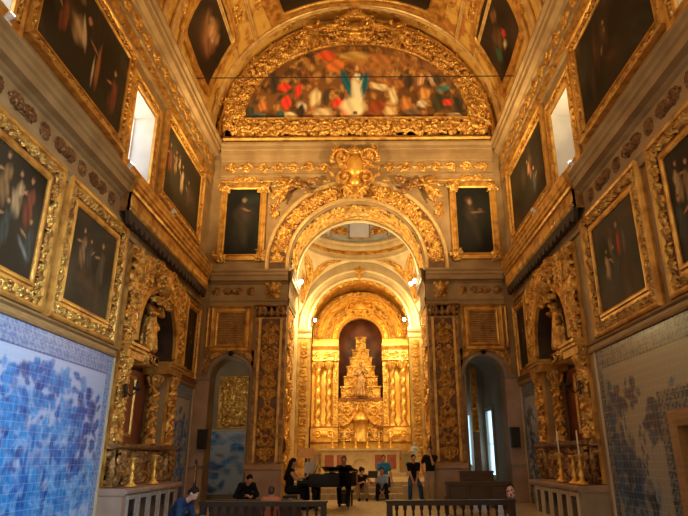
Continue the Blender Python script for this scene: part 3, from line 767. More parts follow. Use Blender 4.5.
# keystone cartouche
ct = thing('keystone_cartouche', 'large gilded shield cartouche over the crown of the chancel arch', 'ornament', (-.06, YF - .3, 10.8))
mb = MB(); out = [(-.55, 12.2), (-.62, 12.55), (-.3, 12.75), (0, 12.85), (.3, 12.75), (.62, 12.55), (.55, 12.2), (.5, 11.6), (.32, 11.0), (0, 10.75), (-.32, 11.0), (-.5, 11.6)]
mb.prism([(u - .06, v) for u, v in out], m, .2, .45); obj('shield', mb, GOLD, ct)
c = Carve(1.9, 2.15, .025, mx=.95, seed=41); c.foliage(26, .4, .16)
c.spiral(1.45, 1.65, .32, 0, 1.6, 1, .08, .22); c.spiral(1.35, .8, .28, PI, 1.5, -1, .07, .2); c.leaf(1.3, .5, -1.9, .5, .08, .2, -.8); c.leaf(1.6, 1.9, 1.2, .35, .08, .2, 1)
for k in range(5): c.leaf(.95, 1.75, PI / 2 + k * .3, .35, .06, .22, .2)
rel('mounted_scrollwork', c, lambda U, V, H: (U - 1.01, YF - .42 - H, 10.72 + V), GOLDF, ct, True)
mb = MB(); mb.ell((-.06, YF - .58, 11.95), (.30, .16, .45)); mb.ell((-.06, YF - .6, 11.3), (.2, .12, .2)); obj('boss', mb, GOLDB, ct, True)
# spandrel angels with garlands
for s in (-1, 1):
    lab = 'gilded spandrel angel with a garland beside the painting of the %s' % ('standing saint facing out' if s < 0 else 'veiled saint')
    t = thing('spandrel_angel', lab, 'statue', (s * 2.7, YF - .33, 10.85), 'angels in the arch spandrels')
    me2 = ANG.copy(); me2.materials.clear(); me2.materials.append(GOLDF)
    o = bpy.data.objects.new('figure', me2); COL.objects.link(o); o.parent = t; o.location = (0, 0, .25); o.rotation_euler = (0, -s * .5, 0); o.scale = (-s * .8, .8, .8)
    mb = MB(); P = [(s * (2.45 - .08 * k), YF - .32, 11.2 + .2 * math.sin(k * .5)) for k in range(11)]; mb.tube(P, [.07 - .003 * k for k in range(11)], 6)
    for k in range(26):
        q = P[k % 11]; r0 = RNG.uniform(.05, .11); mb.ell((q[0] + RNG.uniform(-.1, .1), q[1] + RNG.uniform(-.08, .08), q[2] + RNG.uniform(-.1, .1)), (r0, r0 * .7, r0), None, 8)
    for k in range(10): mb.ell((s * 1.62 + RNG.uniform(-.16, .16), YF - .34, 11.45 + RNG.uniform(-.12, .14)), (.09, .06, .09), None, 8)
    obj('garland', mb, GOLDD, t, True)
    c = Carve(.5, 1.6, .03, seed=5); c.foliage(16, .4, .1); c.leaf(.3, .1, 1.6, 1.3, .08, .12, .5)
    rel('drapery', c, lambda U, V, H, s=s: (s * (2.9 + .35 - U * .7), YF - .02 - H, 10.05 + V * .4), GOLDF, t, True)
# saints
for s in (-1, 1):
    uc, u0, u1 = (-4.25, -4.86, -3.62) if s < 0 else (4.35, 3.72, 4.98)
    uc = (u0 + u1) / 2
    lab = 'tall dark canvas of a standing saint, light face, hand on chest' if s < 0 else 'tall dark canvas of a veiled saint holding a pale dish'
    t = thing('framed_painting', lab + ', beside the chancel arch', 'painting', (uc, YF - .05, 8.5), 'saints flanking the chancel arch')
    asp = (u1 - u0) / 2.6
    if s < 0: it = [(.5, .35, .16, .36, 0, (.035, .028, .02), .9, .6), (.5, .62, .17, .2, 0, (.05, .035, .028), .9, .6), (.52, .83, .045, .05, 0, (.32, .2, .1), .9, .6), (.58, .68, .09, .02, -.4, (.26, .15, .08), .9, .6), (.75, .85, .2, .12, 0, (.035, .05, .045), .6, .9)]
    else: it = [(.5, .35, .17, .36, 0, (.03, .026, .018), .9, .6), (.42, .62, .12, .16, .2, (.06, .04, .025), .9, .7), (.38, .79, .07, .10, .2, (.12, .06, .03), .8, .8), (.40, .78, .035, .06, .2, (.34, .2, .1), .9, .8), (.60, .62, .13, .018, .05, (.26, .15, .07), .9, .8), (.7, .66, .05, .03, 0, (.16, .09, .04), .8, .9)]
    C = blobs(40, 80, (.016, .016, .013), it, asp, .4, 5)
    mb = MB(); canvas_grid(mb, m, u0, u1, 8.65, 11.25, .05, C); obj('canvas', mb, CANVAS, t)
    mb = MB(); mould_rect(mb, m, u0, u1, 8.65, 11.25, [(0, .05), (0, .10), (.05, .12), (.08, .08), (.15, .08), (.18, .13), (.23, .13), (.25, .004)])
    obj('frame', mb, GOLD, t)
    for (a, b) in ((u0, 8.65), (u1, 8.65), (u0, 11.25), (u1, 11.25)):
        cm = MB(); c = Carve(.5, .5, .03, seed=int(a * 9)); c.rosette(.25, .25, .24, .10); c.foliage(8, .25, .08); c.put(cm, on(m, a - .25 + (-.12 if a == u0 else .12), b - .25 + (-.08 if b < 9 else .05), .131), True); obj('carved_corner', cm, GOLDF, t, True)
    cm = MB(); c = Carve(1.3, .26, .03, mx=.65); c.spiral(.92, .12, .12, PI / 2, 1.2, -1, .05, .1); c.rosette(.65, .14, .16, .12); c.leaf(.7, .2, .2, .4, .05, .1, -.5); c.put(cm, on(m, uc - .65, 11.54, .01), True)
    obj('carved_crest', cm, GOLDF, t, True)
# gilded pilasters flanking the arch
for s in (-1, 1):
    t = thing('gilded_pilaster', 'gilded pilaster of the chancel arch beside the %s' % ('pianist' if s < 0 else 'standing woman in beige trousers'), 'pilaster', (s * 3.0, YF - .1, .25), 'pilasters of the chancel arch')
    a, b = (-3.52, -2.46) if s < 0 else (2.46, 3.52)
    mb = MB(); mb.box(a, b, YF - .16, YF - .002, 1.45, 6.3); obj('shaft', mb, GOLDD, t)
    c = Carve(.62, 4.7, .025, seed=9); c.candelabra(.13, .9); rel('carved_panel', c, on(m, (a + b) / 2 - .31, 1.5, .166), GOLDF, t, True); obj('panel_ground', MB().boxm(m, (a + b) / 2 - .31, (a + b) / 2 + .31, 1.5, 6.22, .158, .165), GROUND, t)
    mb = MB()
    for q in (a + .12, b - .2): mould_line(mb, m, 0, 1, [(0, 0)]) if False else mb.boxm(m, q, q + .08, 1.5, 6.25, .16, .20)
    obj('fillet', mb, GOLD, t)
    mb = MB(); mb.box(a - .06, b + .04, YF - .24, YF - .002, .25, 1.25); mould_line(mb, m, a - .10, b + .05, [(.003, 1.25), (.24, 1.25), (.30, 1.30), (.27, 1.38), (.2, 1.45), (.003, 1.45)])
    mb.box(a + .1, b - .12, YF - .26, YF - .235, .45, 1.1)
    obj('plinth', mb, STONEP, t)
    c = Carve(1.05, .42, .03, mx=.525, seed=3); c.leafrow(.2, .12); c.spiral(.9, .3, .12, 0, 1.4, 1, .04, .14); mb = MB(); c.put(mb, on(m, a, 6.3, .17)); mb.boxm(m, a - .04, b + .04, 6.66, 6.715, 0.003, .3); mb.boxm(m, a, b, 6.3, 6.66, .003, .17); obj('capital', mb, GOLDD, t, True)
    mb = MB(); c = Carve(.55, .62, .03, mx=.275, seed=4); c.foliage(10, .25, .1); c.disc(.275, .3, .2, .2); c.leaf(.275, .1, PI / 2, .5, .1, .18, 0); c.put(mb, on(m, (a + b) / 2 - .275, 7.0, .06), True); obj('bracket', mb, GOLDF, t, True)
    # carved jamb towards the chancel
    c = Carve(1.5, 5.9, .04, seed=12); c.candelabra(.09); xj = s * 2.45
    rel('jamb_panel', c, lambda U, V, H, s=s: (s * (2.44 - H), YF + .2 + U, .8 + V), GOLDF, t)
# archway surrounds with louvred panels over them
for s in (-1, 1):
    u = s * DX; q = 'speaker by the wooden cross' if s < 0 else 'bright side window'
    t = thing('archway_surround', 'grey stone surround of the small archway by the ' + q, 'archway', (u, YF, .25), 'archways beside the chancel')
    mb = MB(); mould_path(mb, m, arch_path(u, DS, DR + .01, DS, 32), [(0, .003), (0, .07), (.05, .10), (.07, .07), (.12, .07), (.14, .003)]); obj('arch', mb, STONEG, t)
    for sx in (-1, 1):
        a = u + sx * DR; wd = .03 if sx * s < 0 else .48
        lo, hi = sorted((a, a + sx * wd))
        mb = MB(); mb.boxm(m, lo, hi, .25, DS - .12, .003, .10); obj('pier', mb, STONEP, t)
        mb = MB(); mould_line(mb, m, lo - .005, hi + .005, [(.003, DS - .12), (.12, DS - .12), (.16, DS - .04), (.16, DS), (.003, DS)]); obj('impost', mb, STONEG, t); mb = MB(); mould_line(mb, m, lo - .005, hi + .005, [(.003, 1.3), (.13, 1.32), (.15, 1.4), (.003, 1.44)]); obj('string_course', mb, STONEG, t)
    c = Carve(.2, .25, .03); c.rosette(.1, .12, .1, .08); rel('keystone', c, on(m, u - .1, DS + DR + .02, .1), IRON, t, True)
    a, b = (-5.28, -3.63) if s < 0 else (3.63, 5.28)
    t = thing('louvred_panel', 'gilded slatted panel over the archway by the ' + q, 'panel', (u, YF - .05, 4.0), 'slatted panels over the archways')
    mb = MB(); mb.boxm(m, a, b, 5.15, 6.7, .003, .05); arch_fill(mb, m, u, DS, DR + .165, 5.16, .045)
    for lo, hi in ((a, u - DR - .165), (u + DR + .165, b)): mb.boxm(m, lo, hi, DS + .012, 5.16, .003, .045)
    obj('backing', mb, GOLDD, t)
    mb = MB(); lo, hi = (-4.85, -3.95) if s < 0 else (3.95, 4.85)
    mould_rect(mb, m, a + .1, b - .1, 5.3, 6.6, [(0, .055), (0, .08), (.04, .1), (.09, .06), (.1, .055)]); mould_rect(mb, m, lo, hi, 5.35, 6.45, [(0, .05), (0, .12), (.05, .14), (.10, .08), (.18, .08), (.22, .12), (.28, .05)]); obj('frame', mb, GOLD, t)
    mb = MB()
    for k in range(17): v = 5.37 + k * .063; mb.hexa([m(*z) for z in ((lo, v, .05), (hi, v, .05), (hi, v + .02, .05), (lo, v + .02, .05), (lo, v + .0, .1), (hi, v, .1), (hi, v + .012, .1), (lo, v + .012, .1))])
    o = obj('slats', mb, GOLD, t)
    c = Carve(1.7, .3, .03, mx=.85); c.rinceau(.4, .05); rel('carved_edge', c, lambda U, V, H, u=u: (u + (DR + .2 + V * .5) * np.cos(PI * .8 - U / 1.7 * PI * .6), YF - .052 - H, DS + (DR + .2 + V * .5) * np.sin(PI * .2 + U / 1.7 * PI * .6)), GOLD, t, True)
# loudspeakers
for s in (-1, 1):
    x = s * 5.08 + .05
    t = thing('loudspeaker', 'black loudspeaker on the pier %s' % ('above the wooden cross' if s < 0 else 'near the red-patterned bag'), 'speaker', (x, YF - .3, 1.95), 'loudspeakers beside the archways')
    mb = MB(); mb.prism([(-.13, 0), (.13, 0), (.15, .62), (-.15, .62)], lambda u, v, p: (x + u, YF - .16 - p * (1 - .1), 1.92 + v), 0, .24); obj('cabinet', mb, BLACKP, t)
    mb = MB(); mb.boxm(FM(YF), x - .11, x + .11, 1.96, 2.5, .385, .40); obj('grille', mb, IRON, t)
    mb = MB(); mb.box(x - .03, x + .03, YF - .17, YF - .103, 2.2, 2.3); obj('mount_bracket', mb, IRON, t)

# ================================================================== SIDE WALLS
def side_painting(s, y0, y1, z0, z1, fw, label, group, C, rich=True, top_extra=0):
    m = WM(s)
    t = thing('framed_painting', label, 'painting', (s * (A - .05), (y0 + y1) / 2, z0 - fw), group)
    mb = MB(); canvas_grid(mb, m, y0, y1, z0, z1, .05, C); obj('canvas', mb, CANVAS, t)
    k = fw / .5
    mb = MB(); mould_rect(mb, m, y0, y1, z0, z1, [(0, .05), (0, .075), (.04 * k, .10), (.08 * k, .10), (.10 * k, .06), (.18 * k, .06), (.36 * k, .07), (.39 * k, .13), (.44 * k, .15), (.48 * k, .13), (.5 * k, .06), (.5 * k, .004)]); obj('frame', mb, GOLD, t)
    b = MB(); d0 = .17 * k; bw = .21 * k
    for (hor, a, bb, pos) in ((1, y0 - d0, y1 + d0, z0 - d0 - bw), (1, y0 - d0, y1 + d0, z1 + d0), (0, z0 - d0 - bw, z1 + d0 + bw, y0 - d0 - bw), (0, z0 - d0 - bw, z1 + d0 + bw, y1 + d0)):
        c = Carve(bb - a, bw, .022 if rich else .03, seed=int(pos * 17) % 99)
        c.rinceau(bw * 1.5, .07 * (1.25 if rich else .9)); c.foliage(int((bb - a) * 10), bw * 1.0, .06)
        if hor: c.put(b, lambda U, V, H, a=a, pos=pos: m(a + U, pos + V, .062 + H), True, .014)
        else: c.put(b, lambda U, V, H, a=a, pos=pos: m(pos + V, a + U, .062 + H), True, .014)
    obj('carved_border', b, GOLDF, t, True)
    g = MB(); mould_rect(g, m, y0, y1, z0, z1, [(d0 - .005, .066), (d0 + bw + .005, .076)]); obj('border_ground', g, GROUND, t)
    return t
def scene_items(seed, asp, figs, glow=None):
    it = []; r = random.Random(seed)
    for k in range(10): it.append((r.random(), r.random(), r.uniform(.1, .3), r.uniform(.1, .3), r.uniform(0, 3), r.choice([(.05, .035, .02), (.09, .05, .025), (.03, .03, .018), (.07, .035, .015)]), .7, .9))
    if glow: it.append(glow)
    for k, (x, y, h, robe) in enumerate(figs): it += figure_items(x, y, h, robe, seed + k, asp)
    return it
def canv(seed, w, h, figs, bg=(.035, .027, .016), glow=None, extra=()):
    asp = w / h
    return np.clip(blobs(int(w * 40), int(h * 40), bg, scene_items(seed, asp, figs, glow) + list(extra), asp, .6, seed) * 1.25, .002, 1)
DKR, DKB, WRM, PAL = (.16, .05, .025), (.05, .05, .04), (.20, .11, .045), (.34, .22, .11)
# lower tier
side_painting(-1, 6.2, 9.52, 4.55, 6.45, .48, 'dark framed painting of a crowd above the bright blue tiles, at the picture edge', 'paintings of the lower tier',
    canv(21, 3.3, 1.9, [(.55, .5, .5, PAL), (.66, .48, .55, WRM), (.78, .45, .5, PAL), (.88, .42, .55, DKR), (.72, .15, .5, DKB), (.93, .1, .5, DKB)], extra=[(.9, .24, .16, .03, -.7, (.20, .20, .19), .8, .6)]))
side_painting(-1, 10.66, 12.6, 4.55, 6.45, .48, 'murky brown framed painting over the bright blue tiles, next to the altar with two candlesticks', 'paintings of the lower tier',
    canv(22, 1.95, 1.9, [(.25, .4, .5, WRM), (.42, .42, .4, DKB), (.7, .3, .6, (.08, .055, .03))], bg=(.05, .036, .02)))
side_painting(1, 10.2, 12.28, 4.55, 6.45, .48, 'framed painting with a small red-robed figure, next to the altar with three candlesticks', 'paintings of the lower tier',
    canv(23, 2.0, 1.9, [(.55, .25, .45, DKB), (.72, .3, .4, PAL)], bg=(.05, .042, .025), extra=[(.42, .62, .05, .16, .1, (.38, .05, .03), .95, .6), (.42, .83, .035, .045, 0, (.4, .22, .1), .9, .6), (.6, .66, .06, .14, 0, (.22, .14, .07), .8, .7), (.3, .6, .05, .16, 0, (.14, .1, .06), .8, .7)]))
side_painting(1, 6.0, 8.9, 4.55, 6.45, .48, 'framed painting with pale draped figures over the dark doorway, cut off by the picture edge', 'paintings of the lower tier',
    canv(24, 2.9, 1.9, [(.9, .5, .45, PAL), (.8, .4, .5, WRM), (.93, .15, .5, DKB)]))
# upper tier
side_painting(-1, 8.35, 11.9, 8.8, 10.95, .30, 'upper painting of a white-robed figure beside a red-robed one, between the bright windows', 'paintings of the upper tier',
    canv(31, 3.5, 2.15, [(.2, .25, .5, DKR), (.85, .1, .6, DKR)], bg=(.028, .022, .013), extra=[(.36, .50, .16, .17, .5, (.40, .27, .14), .95, .6), (.42, .55, .05, .2, .3, (.62, .5, .33), .8, .6), (.46, .74, .05, .055, 0, (.40, .2, .09), 1, .5), (.34, .84, .09, .07, 0, (.2, .13, .06), .8, .7), (.62, .4, .05, .3, 0, (.36, .14, .05), .95, .6), (.57, .3, .025, .2, 0, (.6, .48, .3), .9, .7), (.63, .72, .006, .22, 0, (.45, .3, .14), 1, .8), (.55, .55, .12, .02, -.3, (.4, .2, .1), .9, .6)]), False)
side_painting(-1, 14.95, 18.4, 8.85, 11.0, .30, 'upper painting of small reddish figures above the gilded canopy with the bright window beside it', 'paintings of the upper tier',
    canv(32, 3.4, 2.15, [(.1, .35, .5, DKR), (.25, .45, .4, WRM), (.45, .3, .5, PAL), (.65, .2, .5, (.08, .05, .03)), (.35, .6, .25, PAL)], bg=(.035, .026, .015)), False)
side_painting(1, 8.3, 11.75, 8.85, 11.0, .30, 'upper painting nearly black with one pale face, over the tiled doorway side', 'paintings of the upper tier',
    canv(33, 3.4, 2.15, [], bg=(.026, .020, .011), extra=[(.55, .75, .03, .035, 0, (.32, .2, .1), .9, .6), (.55, .66, .02, .04, .3, (.28, .18, .09), .9, .6), (.62, .5, .03, .06, .4, (.24, .14, .07), .9, .6), (.7, .6, .1, .3, 0, (.09, .04, .02), .8, .9), (.8, .35, .1, .3, 0, (.06, .035, .02), .8, .9)]), False)
side_painting(1, 14.75, 18.55, 8.85, 11.0, .30, 'upper painting of a lone figure in a pinkish cloak, past the dim window', 'paintings of the upper tier',
    canv(34, 3.8, 2.15, [(.3, .1, .5, DKB)], bg=(.026, .020, .012), extra=[(.42, .62, .09, .12, .2, (.36, .15, .08), .95, .6), (.45, .75, .03, .04, 0, (.42, .24, .12), .9, .6), (.38, .5, .05, .1, .5, (.25, .1, .05), .8, .7)]), False)
# narrow panels by the corner
for s in (-1, 1):
    side_painting(s, 18.35, 19.35, 4.35, 6.3, .26, 'narrow dark framed panel in the corner, beside the altar with %s' % ('two candlesticks' if s < 0 else 'three candlesticks'), 'narrow corner paintings',
        canv(40 + s, 1.0, 1.95, [(.5, .2, .5, (.06, .045, .03))], bg=(.035, .03, .02)), False)

# dado rails
for s in (-1, 1):
    m = WM(s)
    for a, b in ((YB, 13.4), (17.95, YF - .11)):
        mb = MB(); mould_line(mb, m, a, b, [(0.001, 3.86), (.05, 3.86), (.07, 3.9), (.05, 3.95), (.05, 4.0), (.11, 4.03), (.12, 4.06), (.001, 4.06)]); struct('trim_%d' % TN, mb, RAILWOOD); TN += 1

# tile pictures
BL_DIM = [(.010, .04, .085), (.015, .065, .13), (.05, .13, .20), (.12, .20, .24)]  # darker blues: the dimmer light on the doorway wall put into the colour
BL = [(.010, .055, .26), (.012, .12, .44), (.03, .23, .60), (.13, .36, .70)]
def tile_panel(s, y0, y1, z1, label, seed, pale, trees, pillars, door=None):
    m = WM(s); w, h = y1 - y0, z1
    nx, ny = int(w / .022), int(h / .022); asp = w / h
    r = random.Random(seed); it = []
    BL = globals()['BL'] if s < 0 else BL_DIM
    if s < 0 and w > 4:
        for (x, y, rx, ry, tone, al) in ((.6, .2, .9, .22, 2, .75), (.55, .45, .55, .2, 2, .6), (.78, .3, .35, .2, 2, .55), (.6, .68, .35, .1, 3, .6), (.5, .55, .3, .3, 1, .5), (.74, .12, .3, .12, 1, .6), (.5, .3, .3, .35, 1, .6), (.68, .40, .2, .16, 1, .45)): it.append((x, y, rx, ry, 0, BL[tone], al, .9))
    if s > 0 and w > 4:
        for (x, y, rx, ry, tone, al) in ((.92, .3, .14, .3, 2, .8), (.94, .65, .08, .22, 1, .75), (.84, .2, .2, .18, 2, .7), (.86, .42, .06, .16, 1, .7), (.72, .58, .07, .08, 0, .75)): it.append((x, y, rx, ry, 0, BL[tone], al, .9))
    for (x, y, rx, ry, n, tone) in trees:
        for k in range(n):
            a = r.uniform(0, 6.3); q = math.sqrt(r.random())
            it.append((x + q * rx * math.cos(a) / asp, y + q * ry * math.sin(a), r.uniform(.022, .055), r.uniform(.015, .04), r.uniform(-1, 1), BL[min(3, max(0, tone + r.choice((-1, 0, 0, 1))))], r.uniform(.6, .98), .4))
    for (x, y0_, y1_, wd, tone) in pillars:
        n = 10
        for k in range(n): it.append((x + .012 * math.sin(k * 1.7), y0_ + (y1_ - y0_) * k / n, wd, (y1_ - y0_) / n * .9, 0, BL[tone], .9, .5))
    for k in range(420 if s < 0 else 260):
        x, y = r.random(), r.random() ** 1.3 * (.72 if s < 0 else .62)
        it.append((x, y, r.uniform(.008, .045), r.uniform(.006, .05), r.uniform(-1.5, 1.5), r.choice(BL + [BL[1], BL[2], BL[0]] + [pale]), r.uniform(.4, .9), .7))
    C = blobs(nx, ny, pale, it, asp, .10, seed)
    # scrolled border bands
    U = np.linspace(0, w, nx)[None] + np.zeros((ny, 1)); V = np.linspace(0, h, ny)[:, None] + np.zeros((1, nx))
    def band(mask, uu, vv):
        q = np.sin(uu * 21 + 2.2 * np.sin(vv * 30)) * np.cos(vv * 33 + 1.5 * np.sin(uu * 17)) + .5 * np.sin(uu * 47 + vv * 39)
        col = np.where((q > .05)[..., None], np.array(BL[1]) * .6 + np.array(pale) * (.25 if s < 0 else .08), np.array(pale) * .55 + np.array(BL[2]) * .2)
        return np.where(mask[..., None], col, C)
    C = band(V > h - .38, U, V); C = np.where(((V > h - .41) & (V < h - .38))[..., None], np.array(BL[0]) * .8, C)
    e = (U > w - .26) if True else None
    C = band(e & (V <= h - .38), U, V)
    if s > 0 and door:
        dm = (U > door[0] - .35) & (U < door[1] + .35) & (V < door[2] + .35)
        C = band(dm, U, V)
    C = np.clip(C, .01, 1)
    mb = MB()
    X, Y, Z = m(y0 + U, V + .002, .012 + 0 * U)
    keep = None
    if door:
        cu = (U[:-1, :-1] + U[1:, 1:]) / 2; cv = (V[:-1, :-1] + V[1:, 1:]) / 2
        keep = ~((cu > door[0]) & (cu < door[1]) & (cv < door[2]))
    P = np.stack([X, Y, Z], -1).reshape(-1, 3); idx = np.arange(nx * ny).reshape(ny, nx)
    f = np.stack([idx[:-1, :-1], idx[:-1, 1:], idx[1:, 1:], idx[1:, :-1]], -1)
    f = f[keep] if keep is not None else f.reshape(-1, 4)
    mb.add(P, [f], C.reshape(-1, 3))
    t = tag(obj('tile_panel', mb, TILE), label, 'tile panel')
    mb = MB(); mb.boxm(m, y1, y1 + .05, 0.02, z1, .003, .05); obj('edge_strip', mb, CREAM, t)
    return t
tile_panel(-1, 5.0, 13.36, 3.85, 'tall panel of vivid blue and white glazed tiles with trees on the doorless wall', 3, (.40, .51, .74),
    [(.60, .74, .35, .10, 60, 1), (.50, .62, .3, .12, 70, 1), (.70, .60, .4, .12, 70, 2), (.66, .80, .2, .06, 30, 1), (.78, .80, .18, .05, 24, 2), (.87, .66, .10, .13, 22, 0), (.80, .55, .15, .16, 40, 2), (.93, .60, .08, .16, 22, 0), (.88, .45, .10, .10, 18, 0), (.62, .35, .45, .25, 120, 2), (.85, .22, .25, .18, 70, 2), (.92, .3, .1, .12, 30, 3), (.5, .3, .4, .3, 90, 1)],
    [(.74, .0, .55, .02, 0), (.66, .1, .6, .012, 1), (.58, .1, .6, .02, 2), (.55, .0, .5, .015, 1), (.81, .1, .4, .015, 2), (.69, .05, .4, .03, 2)])
tile_panel(1, 5.0, 13.10, 3.85, 'large panel of blue and cream tiles with trees, coloured as in shade, around the doorway', 8, (.31, .30, .215),
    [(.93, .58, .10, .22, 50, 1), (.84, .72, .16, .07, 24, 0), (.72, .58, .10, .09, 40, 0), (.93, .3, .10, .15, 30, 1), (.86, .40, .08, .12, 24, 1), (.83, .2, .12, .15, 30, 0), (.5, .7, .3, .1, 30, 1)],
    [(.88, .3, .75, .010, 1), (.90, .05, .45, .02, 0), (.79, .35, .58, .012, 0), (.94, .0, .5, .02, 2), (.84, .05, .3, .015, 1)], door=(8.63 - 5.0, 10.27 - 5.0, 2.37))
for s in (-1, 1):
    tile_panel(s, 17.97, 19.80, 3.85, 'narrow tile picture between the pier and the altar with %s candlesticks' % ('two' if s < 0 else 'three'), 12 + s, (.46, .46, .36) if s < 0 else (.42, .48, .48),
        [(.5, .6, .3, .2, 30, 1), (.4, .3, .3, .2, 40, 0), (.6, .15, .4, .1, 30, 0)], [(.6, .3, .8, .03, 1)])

# side altars ----------------------------------------------------------------
SAINT = None
def robed_mesh():
    b = MB(); b.ell((0, -.02, 1.55), (.085, .095, .12)); b.cap((0, 0, 1.35), (0, -.01, 1.48), .06, .05); b.ell((0, 0, 1.15), (.18, .13, .24))
    b.cap((0, -.1, 1.55), (0, -.12, 1.53), .02, .016)
    for q in range(9):
        a = q * .7; b.cap((.1 * math.cos(a), .08 * math.sin(a), 1.0), (.24 * math.cos(a), .19 * math.sin(a), .04), .09, .08)
    for sx in (-1, 1):
        e, w = two_bone((sx * .18, 0, 1.28), (sx * .08, -.26, 1.12 + .1 * sx), .28, .25, (sx, .2, -.6)); b.cap((sx * .18, 0, 1.28), e, .08, .09); b.cap(e, w, .09, .05); b.ell(w, (.04, .05, .05))
    b.cap((-.2, .05, 1.3), (.22, -.12, .7), .06, .09); b.ell((.12, -.2, 1.25), (.09, .08, .12)); b.ell((.12, -.24, 1.4), (.05, .055, .06))
    for q in range(8): b.cap((.07 * math.cos(q * .785), .07 * math.sin(q * .785) - .02, 1.64), (.09 * math.cos(q * .785), .09 * math.sin(q * .785) - .02, 1.72), .018, .012)
    return remesh(b, .022, 'saint')
SAINT = robed_mesh()
def twisted_column(name, x, y, z0, z1, r, parent, mt, turns=5, ph=0, tw=1.0):
    n = 90; th = np.linspace(0, 2 * PI, 19)[:-1][None]; t = np.linspace(0, 1, n)[:, None]; z = z0 + (z1 - z0) * t
    a = t * turns * 2 * PI + ph
    env = r * (0.92 + .08 * np.sin(PI * t))
    R = env * (0.80 + .14 * tw * np.cos(th - a) + .08 * tw * np.cos(3 * th + a * 2) * np.cos(t * 60))
    X = x + .2 * tw * r * np.cos(a) + R * np.cos(th); Y = y + .2 * tw * r * np.sin(a) + R * np.sin(th)
    mb = MB().grid(X, Y, z + 0 * th, cu=True)
    # vine leaves that wind with the turns
    for k in range(int(26)):
        tt = (k + .5) / 26; aa = tt * turns * 2 * PI + ph + 2.4
        mb.ell((x + r * .82 * math.cos(aa), y + r * .82 * math.sin(aa), z0 + (z1 - z0) * tt), (.30 * r * tw, .30 * r * tw, .42 * r * tw), None, 6)
    o = obj(name, mb, mt, parent, True)
    b = MB(); b.lathe([(r * 1.3, z0 - .16), (r * 1.35, z0 - .12), (r * 1.1, z0 - .09), (r * 1.2, z0 - .03), (r * .9, z0)], (x, y, 0), 16); obj('column_base', b, mt, o, True)
    b = MB(); b.lathe([(r * .85, z1), (r * 1.0, z1 + .05), (r * 1.0, z1 + .1), (r * 1.5, z1 + .34), (r * 1.5, z1 + .38), (.01, z1 + .38)], (x, y, 0), 16)
    for k in range(8):
        q = k * PI / 4; b.cap((x + r * 1.0 * math.cos(q), y + r * 1.0 * math.sin(q), z1 + .1), (x + r * 1.5 * math.cos(q), y + r * 1.5 * math.sin(q), z1 + .28), r * .2, r * .3, 6)
    obj('capital', b, mt, o, True)
    return o
